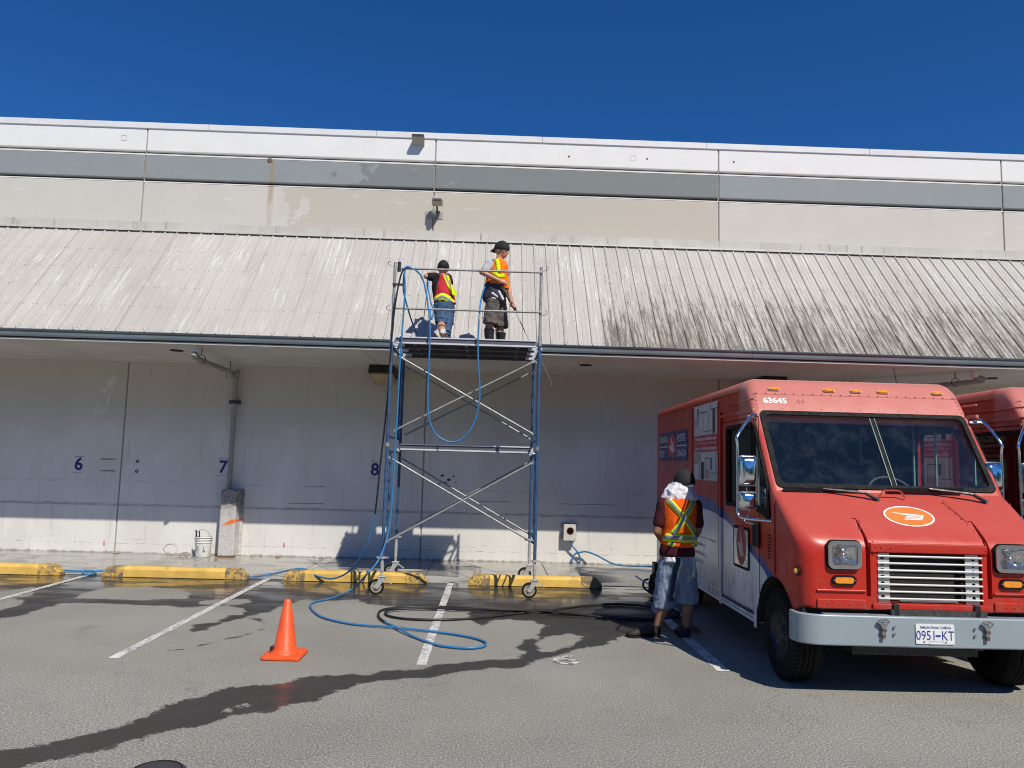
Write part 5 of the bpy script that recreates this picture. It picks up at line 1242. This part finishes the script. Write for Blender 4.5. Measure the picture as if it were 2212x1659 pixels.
    def wing(cy, cz, su, sv, mt, par, fr_, flip=1, rot=0.0, off=0):
        P2 = lambda a_, b_: (cy+su*(a_*cos(rot)-b_*sin(rot)), cz+sv*(a_*sin(rot)+b_*cos(rot)))
        polys = [[(-.73, .45), (.68, .08), (.55, .0), (-.12, .05)], [(.68, .08), (.46, -.42), (.36, -.42), (.50, .03)]]
        for k in range(3):
            zt = -.05-.13*k; xl = -.17-.09*k; polys.append([(xl, zt), (.56-.045*k, zt), (.50-.045*k, zt-.10), (xl-.07, zt-.10)])
        return [plate('emblem_wing', [[P2(*q) for q in pl]], .001, mt, fr_, par) for pl in polys]
    fr7 = sidef(1.40, 1.0, .0075, s_)
    wing(0, 0, .16, .19, 'boxgrey', e_, fr7, rot=-.9)
    plate('door_vent', [L2(rrect(.905, 1.02, 1.075, 1.235, .012), s_), L2(rrect(.925, 1.04, 1.055, 1.215, .008), s_)], .010, 'black', sidef(0, 0, .001, s_), van)
    plate('vent_recess', [L2(rrect(.92, 1.035, 1.06, 1.22, .008), s_)], .003, 'dark', sidef(0, 0, .001, s_), van)
    for k in range(8):
        sb(.64, .69, .96+k*.027, .972+k*.027, .003, 'louver', 'gasket', 0)
    # emblem board and posters (flat print)
    bd = plate('emblem_board', [L2(rrect(3.48, 1.80, 5.07, 2.19, .004), s_)], .002, 'navy', sidef(0, 0, .001, s_), van)
    e2 = plate('emblem_oval', [L2(ellipse(4.30, 1.995, .24, .16, 40), s_)], .001, 'redprint', sidef(0, 0, .004, s_), van)
    wing(0, 0, .30, .155, 'white', e2, sidef(4.30, 2.0, .0055, s_), rot=-.75)
    for ya, yb in ((3.49, 4.04), (4.56, 5.06)): plate('board_line', [L2(rrect(ya, 1.988, yb, 2.0, .001), s_)], .001, 'white', sidef(0, 0, .004, s_), bd)
    kk = 1 if s_ < 0 else -1; ctr = 4.30
    for word, dy, z in (('CANADA', -.515*-1, 2.09), ('POSTES', -.50, 2.09), ('POST', .60, 1.895), ('CANADA', -.51, 1.895)):
        text(word, .13, sidef(ctr+dy*kk, z, .004, s_), 'white', bd, th=.001, sx=.92)
    text("From anywhere... to anyone    De partout... jusqu'\u00e0 vous", .085, sidef(4.27, 1.735, .001, s_), 'boxtan', van, name='slogan', th=.001, sx=.72)
    ps = plate('poster', [L2(rrect(2.17, 1.58, 3.15, 2.435, .003), s_)], .002, 'boxgrey', sidef(0, 0, .001, s_), van)
    plate('red_band', [L2(rrect(2.17, 1.895, 3.15, 2.085, .002), s_)], .001, 'redprint', sidef(0, 0, .0035, s_), ps)
    text('Delivering more parcels to Canadians than anyone.', .062, sidef(2.66, 2.045, .005, s_), 'white', ps, th=.001, sx=.68)
    text('Le num\u00e9ro un de la livraison de colis aux Canadiens.', .062, sidef(2.66, 1.935, .005, s_), 'white', ps, th=.001, sx=.66)
    plate('board_line', [L2(rrect(2.22, 1.989, 3.10, 1.994, .001), s_)], .001, 'white', sidef(0, 0, .005, s_), ps)
    rnd = random.Random(3)
    def art(r_, mt): plate('parcel_print', [L2(rrect(*r_, .001), s_)], .0008, mt, sidef(0, 0, .0036+rnd.random()*.0012, s_), ps)
    for r_ in ((2.28, 2.095, 2.37, 2.36), (2.95, 2.30, 3.0, 2.40), (2.60, 2.34, 2.9, 2.352), (3.06, 2.17, 3.14, 2.178), (2.18, 2.355, 2.45, 2.363), (2.42, 2.12, 2.7, 2.128), (2.52, 2.13, 2.526, 2.34), (2.75, 2.12, 2.756, 2.34), (2.93, 2.1, 2.937, 2.3), (2.45, 2.365, 2.457, 2.43), (2.2, 2.1, 2.206, 2.35),
               (2.72, 1.585, 2.84, 1.78), (2.40, 1.70, 2.44, 1.82), (2.40, 1.82, 2.66, 1.828), (2.66, 1.6, 2.667, 1.82), (3.0, 1.765, 3.14, 1.772), (2.2, 1.66, 2.42, 1.667), (2.24, 1.667, 2.247, 1.89), (2.9, 1.59, 2.907, 1.76)): art(r_, 'boxdk')
    for r_ in ((2.86, 1.775, 3.13, 1.885), (2.98, 2.2, 3.13, 2.29), (2.5, 1.6, 2.65, 1.70)): art(r_, 'boxtan')
    for r_ in ((2.62, 2.2, 2.65, 2.27), (2.83, 2.18, 2.86, 2.25), (3.08, 2.2, 3.11, 2.28), (2.74, 1.8, 2.78, 1.87), (3.02, 1.63, 3.05, 1.70), (2.27, 1.70, 2.30, 1.78)): art(r_, 'white')
    for k, ww in enumerate((.62, .55, .38)):
        text(('www.canadapost.ca', 'www.postescanada.ca', '1 800 267-1177')[k], .07, sidef(2.95, .86-.10*k, .001, s_), 'boxgrey', van, name='side_print', th=.001, sx=.9)
# front face fittings
FY = TR.y+.059
def ff(x, z, off=0): return ((TR.x+x, FY-off, z), (1, 0, 0), (0, 0, 1))
MB().box(tuple(T(-.384, .15, .70)), tuple(T(.434, .155, 1.10))).build('grille_void', 'dark', van)
MB().box(tuple(T(-.44, .045, 1.098)), tuple(T(.475, .10, 1.168))).build('grille_header', 'body', van, bevel=.006)
MB().box(tuple(T(-.43, .040, .67)), tuple(T(.47, .09, .708))).build('lower_valance', 'body', van, bevel=.004)
gr = plate('grille', [rrect(-.375, .715, -.285, 1.09, .002)]+[rrect(-.355, .745+k*.05, -.325, .775+k*.05, .008) for k in range(7)], .006, 'slat', ((TR.x, TR.y+.075, 0), (1, 0, 0), (0, 0, 1)), van)
plate('grille_bracket', [rrect(.31, .715, .415, 1.09, .002)]+[rrect(.36, .745+k*.05, .385, .775+k*.05, .008) for k in range(7)], .006, 'slat', ((TR.x, TR.y+.075, 0), (1, 0, 0), (0, 0, 1)), gr)
for k in range(7):
    z = .748+k*.0535; MB().cyl(T(-.383, .055, z), T(.433, .055, z), .0085, 8).build('slat', 'slat', gr, smooth=50)
for x in (-.26, .37):
    m_ = MB().box(tuple(T(x-.022, .02, .60)), tuple(T(x+.022, .06, .715))).box(tuple(T(x-.03, .01, .60)), tuple(T(x+.03, .05, .625))); m_.build('hood_latch', 'black', van, bevel=.004)
MB().box(tuple(T(-.20, .07, .722)), tuple(T(.25, .10, .732))).build('grille_lower_bar', 'casterfork', gr)
for x, zz in ((-.647, 1.072), (.662, 1.072)):
    hl = plate('headlight', [rrect(-.13, -.106, .13, .106, .045, 6), rrect(-.100, -.078, .100, .078, .030, 6)], .028, 'chromed', ff(x, zz, .004), van, bevel=.006)
    plate('rubber_ring', [rrect(-.138, -.114, .138, .114, .050, 6), rrect(-.126, -.102, .126, .102, .042, 6)], .010, 'gasket', ff(x, zz, .001), hl)
    # reflector bowl and lens
    m_ = MB(); rings = []
    for s1, d_ in ((1, .010), (.88, .032), (.6, .055), (.25, .066)): rings.append([Vector((TR.x+x+a_*s1, FY-.028+d_, zz+b_*s1)) for a_, b_ in rrect(-.100, -.078, .100, .078, .030, 5)])
    m_.loft(rings, cap=False).build('reflector', 'chrome', hl, smooth=60)
    plate('lens', [rrect(-.099, -.077, .099, .077, .030, 5)], .006, 'hlglass', ff(x, zz, .022), hl)
    MB().ell((TR.x+x, FY+.005, zz-.01), (.028, .02, .028), 10, 8).build('bulb', 'chromed', hl, smooth=80)
    for k in range(5): MB().box((TR.x+x-.092+k*.04, FY-.0315, zz-.068), (TR.x+x-.090+k*.04, FY-.029, zz+.068)).build('lens_ridge', 'hlglass', hl)
    tn = plate('turn_signal', [rrect(-.094, -.038, .094, .038, .036, 6), rrect(-.074, -.024, .074, .024, .022, 6)], .016, 'gasket', ff(x-.002, zz-.193, .002), van, bevel=.003)
    plate('amber_lens', [rrect(-.073, -.023, .073, .023, .021, 6)], .018, 'amber', ff(x-.002, zz-.193, .002), tn, bevel=.005)
    for q in (-.083, .083): MB().ell((TR.x+x-.002+q, FY-.019, zz-.193), (.005, .003, .005), 8, 5).build('screw', 'chrome', tn)
for sx_, a_, b_ in ((-1, -.86, -.48), (1, .52, .86)):
    MB().tube([T(a_, .053, .80), T(b_-.03*sx_*0, .053, .80)], .010, 8).build('fender_crease', 'body', van, smooth=60)
    MB().box(tuple(T(a_, .045, .668)), tuple(T(b_, .075, .735))).build('lower_flange', 'body', van, bevel=.004)
    for k in range(4): MB().ell(T(a_+.08+k*(b_-a_-.12)/3, .043, .70), (.007, .004, .007), 8, 5).build('rivet', 'body', van)
for x, z in ((-.40, 1.14), (-.36, 1.135), (-.28, 1.133), (-.425, 1.18), (.455, 1.18), (-.41, 1.10), (.46, 1.13)): MB().ell(T(x, .042, z), (.007, .005, .007), 8, 5).build('rivet', 'body', van)
HV = Vector((0, .38, .285)).normalized(); 
def hp(x, t_, h=0): return T(x, .19, 1.265)+HV*t_+Vector((0, -HV.z, HV.y))*h
MB().bar(hp(.40, .38, .0), hp(.47, .08, .0), .005, .003).build('hood_seam', 'darkred', van)
m_ = MB()
for k in range(6):
    for x0, x1 in ((.43, .49),): q = hp(x0-.03+(x1-x0)*(1-k/5.), .36*k/5, .002); m_.ell(q, (.006, .006, .006), 6, 4)
    m_.ell(hp(-.45+.03*k/5, .1*k/5, .002), (.006, .006, .006), 6, 4)
o = m_.build('hood_rivets', 'darkred', van); o['kind'] = 'stuff'
em = plate('hood_emblem', [ellipse(0, 0, .205, .125, 48), ellipse(0, 0, .190, .112, 48)], .0015, 'white', (hp(.015, .165, .001), (1, 0, 0), HV), van)
plate('emblem_field', [ellipse(0, 0, .190, .112, 48)], .001, 'orangep', (hp(.015, .165, .001), (1, 0, 0), HV), em)
P2 = lambda a_, b_: (.19*a_, .112*b_)
for pl in [[(-.75, .40), (.68, .12), (.55, .05), (-.08, .06)], [(.68, .12), (.45, -.42), (.33, -.42), (.52, .06)]]+[[(-.12-.07*k, -.03-.14*k), (.56-.05*k, -.03-.14*k), (.50-.05*k, -.13-.14*k), (-.17-.07*k, -.13-.14*k)] for k in range(3)]:
    plate('emblem_wing', [[P2(*q) for q in pl]], .001, 'white', (hp(.015, .165, .003), (1, 0, 0), HV), em)
MB().tube(smooth_path([hp(-.13, .40, .0), hp(-.11, .42, .035), hp(-.08, .43, .05), hp(.03, .43, .05), hp(.06, .42, .035), hp(.09, .40, 0)], 4), .007, 6).build('hood_handle', 'body', van, smooth=60)
# header panel above the glass
HD = Vector((0, .18, .258)).normalized(); HN = Vector((0, -HD.z, HD.y)); HO = T(0, 1.08, 2.262)
def hd_(x, t_, h=0): return HO+Vector((x, 0, 0))+HD*t_+HN*h
def hx(px): return at(px, 850, 1, 7.1).x-TR.x
text('63645', .088, (hd_(hx(1667), .110, .001), (1, 0, 0), HD), 'white', van, name='fleet_number', th=.0015, sx=1.02, bold=.003)
text('44', .082, (hd_(hx(1721), .108, .001), (1, 0, 0), HD), 'faded44', van, name='fleet_number', th=.001, sx=.95)
for px in (1671, 1790, 1848, 1906, 2023):
    ml = plate('marker_light', [rrect(-.055, -.020, .055, .020, .017, 5)], .012, 'boxtan', (hd_(hx(px), .250, .0), (1, 0, 0), HD), van, bevel=.003)
    plate('amber_lens', [rrect(-.048, -.015, .048, .015, .013, 5)], .020, 'amber', (hd_(hx(px), .250, .002), (1, 0, 0), HD), ml, bevel=.005)
    for q in (-.028, .028): MB().ell(hd_(hx(px)+q, .250, .022), (.006, .003, .004), 6, 4).build('screw', 'rust', ml)
m_ = MB()
for k in range(22): m_.ell(hd_(-.93+k*.0885, .200, .001), (.008, .007, .007), 6, 4)
for x in (-.95, .95):
    for k in range(5): m_.ell(hd_(x, .02+k*.045, .001), (.006, .005, .005), 6, 4)
for k in range(11): m_.ell(hd_(-.9+k*.18, .022, .001), (.005, .004, .004), 6, 4)
o = m_.build('header_rivets', 'darkred', van); o['kind'] = 'stuff'
MB().bar(hd_(-.97, .190, .0005), hd_(.97, .190, .0005), .004, .002, HN).build('header_seam', 'darkred', van)
MB().tube([T(.80, 1.9, 2.50), T(.72, 1.85, 2.80)], .004, 5).build('antenna', 'black', van)
# bumper
def bump(off, z):
    L_ = []
    for k in range(9):
        a_ = radians(90*k/8); L_.append((-1.03+off+(.19-off)*(1-cos(a_)), .13-(.165-off)*sin(a_)))
    L_ = [(-1.03+off, .19)]+L_+[(-.4, -.045+off), (0, -.052+off)]
    return [T(x, y, z) for x, y in L_]+[T(-x+.01, y, z) for x, y in L_[::-1][1:]]
rings = []
o_, i_ = bump(0, 0), bump(.035, 0)
pl = [(p.x, p.y) for p in o_]+[(p.x, p.y) for p in i_[::-1]]
bp = MB().prism(pl, 2, .405, .632).build('bumper', 'bumper', van, bevel=.012, seg=3)
for p in bp.data.polygons: p.use_smooth = True
bp.data.set_sharp_from_angle(angle=radians(30))
MB().box(tuple(T(-.82, -.008, .585)), tuple(T(.83, .10, .627))).box(tuple(T(-.82, .0, .41)), tuple(T(.83, .06, .44))).build('bumper_core', 'bumper', van)
BY = TR.y-.0535
def bf(x, z, off=0): return ((TR.x+x, BY-off, z), (1, 0, 0), (0, 0, 1))
np_ = plate('number_plate', [rrect(-.147, -.074, .147, .074, .010)], .004, 'platew', bf(-.013, .512), van, bevel=.001)
text('0951', .098, bf(-.082, .498, .0045), 'plateb', np_, th=.001, sx=.80); text('KT', .098, bf(.082, .498, .0045), 'plateb', np_, th=.001, sx=.80)
text('Beautiful British Columbia', .026, bf(-.008, .560, .0045), 'plateb', np_, th=.001, sx=.86)
MB().box(tuple(T(.015-.013-.012, -.061, .494)), tuple(T(.040-.013, -.058, .506))).build('plate_flag', 'plateb', np_)
plate('plate_sticker', [rrect(-.05, -.012, .06, .012, .002), rrect(-.048, -.010, .058, .010, .002)], .001, 'pipe', bf(-.008, .447, .0045), np_)
for x, z in ((-.09, .566), (.075, .566), (-.09, .455), (.075, .455)): MB().ell(T(x-.008, -.060, z), (.007, .004, .007), 8, 5).build('bolt', 'chromed', np_)
for x in (-.407, .383):
    hk = MB().tube([T(x+.040*cos(a_), -.068, .595+.016*sin(a_)) for a_ in np.linspace(0, 2*pi, 17)[:-1]], .008, 6, closed=True)
    hk = hk.build('hood_catch', 'chromed', van, smooth=60)
    MB().prism([(TR.x+x-.036, .585), (TR.x+x+.036, .585), (TR.x+x+.014, .555), (TR.x+x+.014, .50), (TR.x+x-.014, .50), (TR.x+x-.014, .555)], 1, BY-.018, BY-.001).build('strap', 'chromed', hk, bevel=.003)
    MB().box(tuple(T(x-.016, -.080, .525)), tuple(T(x+.016, -.060, .545))).box(tuple(T(x-.012, -.074, .475)), tuple(T(x+.012, -.056, .50))).build('pivot', 'rust', hk)
    for z in (.555, .505): MB().ell(T(x+(.085 if x < 0 else -.09), -.058, z), (.010, .006, .012), 8, 5).build('bolt', 'chromed', van)
# wipers
for piv, mid, tip in (((1896, 1080), (1774, 1056), (1690, 1057)), ((2128, 1084), (2001, 1056), (1915, 1058))):
    def wp(px, py, y): q = at(px, py, 1, TR.y+y); return q
    a_, b_, c_ = wp(*piv, .50), wp(*mid, .60), wp(*tip, .60)
    wi = MB().tube([a_, a_.lerp(b_, .25)+Vector((0, -.02, .035)), b_+Vector((0, -.02, 0))], [.018, .014, .011], 6).build('wiper', 'black', van)
    MB().bar(b_+Vector((.30, -.012, -.004)), c_+Vector((0, -.012, 0)), .018, .034).build('blade', 'gasket', wi); MB().ell(a_, (.018, .018, .02), 8, 6).build('pivot', 'chromed', wi)
# mirrors
for s_, xo in ((-1, -1.235), (1, 1.115)):
    m_ = MB().tube(smooth_path([T(s_*.99, 1.02, 2.19), T(s_*1.05, .95, 2.205), T(xo, .80, 2.00), T(xo, .80, 1.9), T(xo, .80, 1.42), T(xo, .79, 1.33), T(xo*.97, .75, 1.29), T(s_*1.0, .62, 1.28)], 4), .013, 8)
    mm_ = m_.build('mirror_arm', 'chrome', van, smooth=60)
    MB().cyl(T(s_*.98, 1.02, 2.19), T(s_*1.08, 1.0, 2.19), .016, 8).build('arm_mount', 'chromed', mm_)
    cxm = xo-.095*(-1 if s_ < 0 else 1)*1.0 if s_ < 0 else xo-.09
    cxm = xo+.085 if s_ < 0 else xo-.085
    for zc, hh in ((1.70, .13), (1.44, .075)):
        rings = []
        for s1, d_ in ((.55, -.058), (.8, -.045), (.95, -.02), (1, 0), (1, .02)):
            rings.append([T(cxm+a_*s1, .80+d_, zc+b_*s1) for a_, b_ in rrect(-.075, -hh, .075, hh, .025, 5)])
        MB().loft(rings).build('mirror', 'chrome', mm_, smooth=70)
        plate('mirror_rim', [rrect(-.080, -hh-.005, .080, hh+.005, .028), rrect(-.070, -hh+.006, .070, hh-.006, .022)], .01, 'chromed', (T(cxm, .80, zc), (1, 0, 0), (0, 0, 1)), mm_)
        MB().cyl(T(xo, .80, zc-.03), T(cxm, .82, zc-.03), .008, 6).build('bracket', 'chromed', mm_)
    MB().tube(smooth_path([T(cxm, .82, 1.55), T(cxm+.03, .83, 1.35), T(cxm-.02, .82, 1.26), T(cxm+.03, .72, 1.24)]), .005, 5).build('mirror_cable', 'chromed', mm_)
for s_ in (-1, 1):
    MB().lathe([(.036, 0), (.034, .012), (.024, .014), (.022, .03), (0, .036)], (0, 0, 0), 'x', 16)
    m_ = MB(); m_.cyl(T(s_*.965, .13, .93), T(s_*.985, .13, .93), .034, 16); sm = m_.build('side_marker', 'gasket', van, smooth=50)
    MB().cyl(T(s_*.98, .13, .93), T(s_*1.003, .13, .93), .024, 16, .018).build('amber_lens', 'amber', sm, smooth=50)
# wheels and chassis
for yc in (.56, 3.95):
    for s_ in (-1, 1):
        xa, xb = TR.x+s_*.655, TR.x+s_*1.008; arc = [radians(a_) for a_ in range(-4, 185, 9)]
        MB().loft([[Vector((xa, TR.y+yc+.419*cos(a_), .40+.419*sin(a_))) for a_ in arc], [Vector((xb, TR.y+yc+.419*cos(a_), .40+.419*sin(a_))) for a_ in arc]], closed=False).build('wheel_well', 'dark', van)
        MB().prism([(TR.y+yc+.418*cos(a_), .40+.418*sin(a_)) for a_ in arc], 0, xa+s_*.002, xa+s_*.006).build('well_back', 'dark', van)
for yc in (.56, 3.95):
    for s_ in (-1, 1):
        xo = .975*s_; R = .365; wdt = .225
        pr = [(.20, 0), (.23, -.004), (.32, -.010), (.350, .010), (.360, .030), (.365, .045)]
        prof_ = [(r_, h) for r_, h in pr]
        for g in (.075, .115, .155): prof_ += [(.365, g-.008), (.353, g-.006), (.353, g+.004), (.365, g+.006)]
        prof_ += [(.365, .185), (.355, .205), (.33, .225), (.20, .225)]
        wh = MB().lathe([(r_, xo*0-(s_*(h))) for r_, h in prof_], (TR.x+xo, TR.y+yc, .368), 'x', 56).build('wheel', 'tread', van, smooth=35)
        m_ = MB()
        for k in range(60):
            a_ = 2*pi*k/60; c = Vector((TR.x+xo-s_*.02, TR.y+yc+.357*cos(a_), .368+.357*sin(a_)))
            m_.bar(c-Vector((s_*-.008, 0, 0)), c-Vector((s_*.042, 0, 0)), .022, .020, (0, cos(a_), sin(a_)))
        o = m_.build('tread_blocks', 'tread', wh); o['kind'] = 'stuff'
        MB().lathe([(.205, -s_*.0), (.200, -s_*.015), (.16, -s_*.045), (.10, -s_*.035), (.07, -s_*.0), (.0, -s_*-.005)], (TR.x+xo, TR.y+yc, .368), 'x', 36).build('rim', 'black', wh, smooth=40)
        m_ = MB()
        for k in range(6): a_ = 2*pi*k/6; m_.cyl(T(xo-s_*.03, yc+.085*cos(a_), .368+.085*sin(a_)), T(xo-s_*.005, yc+.085*cos(a_), .368+.085*sin(a_)), .012, 6)
        m_.build('wheel_nuts', 'chromed', wh)
    MB().cyl(T(-.9, yc, .368), T(.9, yc, .368), .05, 10).build('axle', 'tape', van)
MB().box(tuple(T(-.52, .2, .34)), tuple(T(-.42, 5.0, .52))).box(tuple(T(.42, .2, .34)), tuple(T(.52, 5.0, .52))).box(tuple(T(-.5, .25, .28)), tuple(T(.5, .9, .60))).box(tuple(T(-.7, 1.3, .30)), tuple(T(.6, 3.0, .44))).build('chassis', 'tape', van)
MB().box(tuple(T(-.95, .11, .60)), tuple(T(.95, .17, .70))).build('front_void', 'dark', van)
MB().box(tuple(T(-.30, .02, .62)), tuple(T(.44, .05, .67))).build('cross_member', 'tape', van)
MB().box(tuple(T(-1.02, 5.30, .18)), tuple(T(1.02, 5.42, .26))).box(tuple(T(-1.04, 5.28, .14)), tuple(T(-.96, 5.44, .34))).build('rear_step', 'black', van)
van.rotation_euler.z = radians(-.4); van.location = TR+Vector((.0, -.005, 0))
bpy.context.view_layer.update()
van2 = copy_tree(van); van2.location = TR+Vector((2.54, .02, 0)); van2.rotation_euler.z = radians(-.4)
van2['label'] = 'second red step van cut off by the right edge of the photo'

# ------------------------------------------------------------------ belt of trees behind the camera, added to cut sky fill (chrome mirrors hint at it)
rnd = random.Random(11); m_ = MB()
clumps = [(-52+k*5.2+rnd.uniform(-1, 1), -25+rnd.uniform(-2, 2), rnd.uniform(3.8, 5.5), rnd.uniform(3.0, 4.2), rnd.uniform(4.2, 6.2)) for k in range(21)]
for cx_, cy_, cz_, rx_, rz_ in clumps:
    for k in range(520):
        v = Vector((rnd.gauss(0, 1), rnd.gauss(0, 1), rnd.gauss(0, 1))).normalized()*(rnd.random()**.35)
        c = Vector((cx_+v.x*rx_, cy_+v.y*rx_, max(.3, cz_+v.z*rz_))); a_ = Vector((rnd.gauss(0, 1), rnd.gauss(0, 1), rnd.gauss(0, 1))).normalized(); b_ = a_.orthogonal().normalized(); q_ = a_.cross(b_); s1 = rnd.uniform(.25, .6)
        m_.quad(c+b_*s1, c+q_*s1*.7, c-b_*s1, c-q_*s1*.7)
M['leaf'] = plain('dark_leaves', (.045, .07, .03), .7, scale=1, var=.35)
me = m_.mesh('unseen_tree_belt', fix=False); o = link('unseen_tree_belt', me, 'leaf'); o['kind'] = 'stuff'
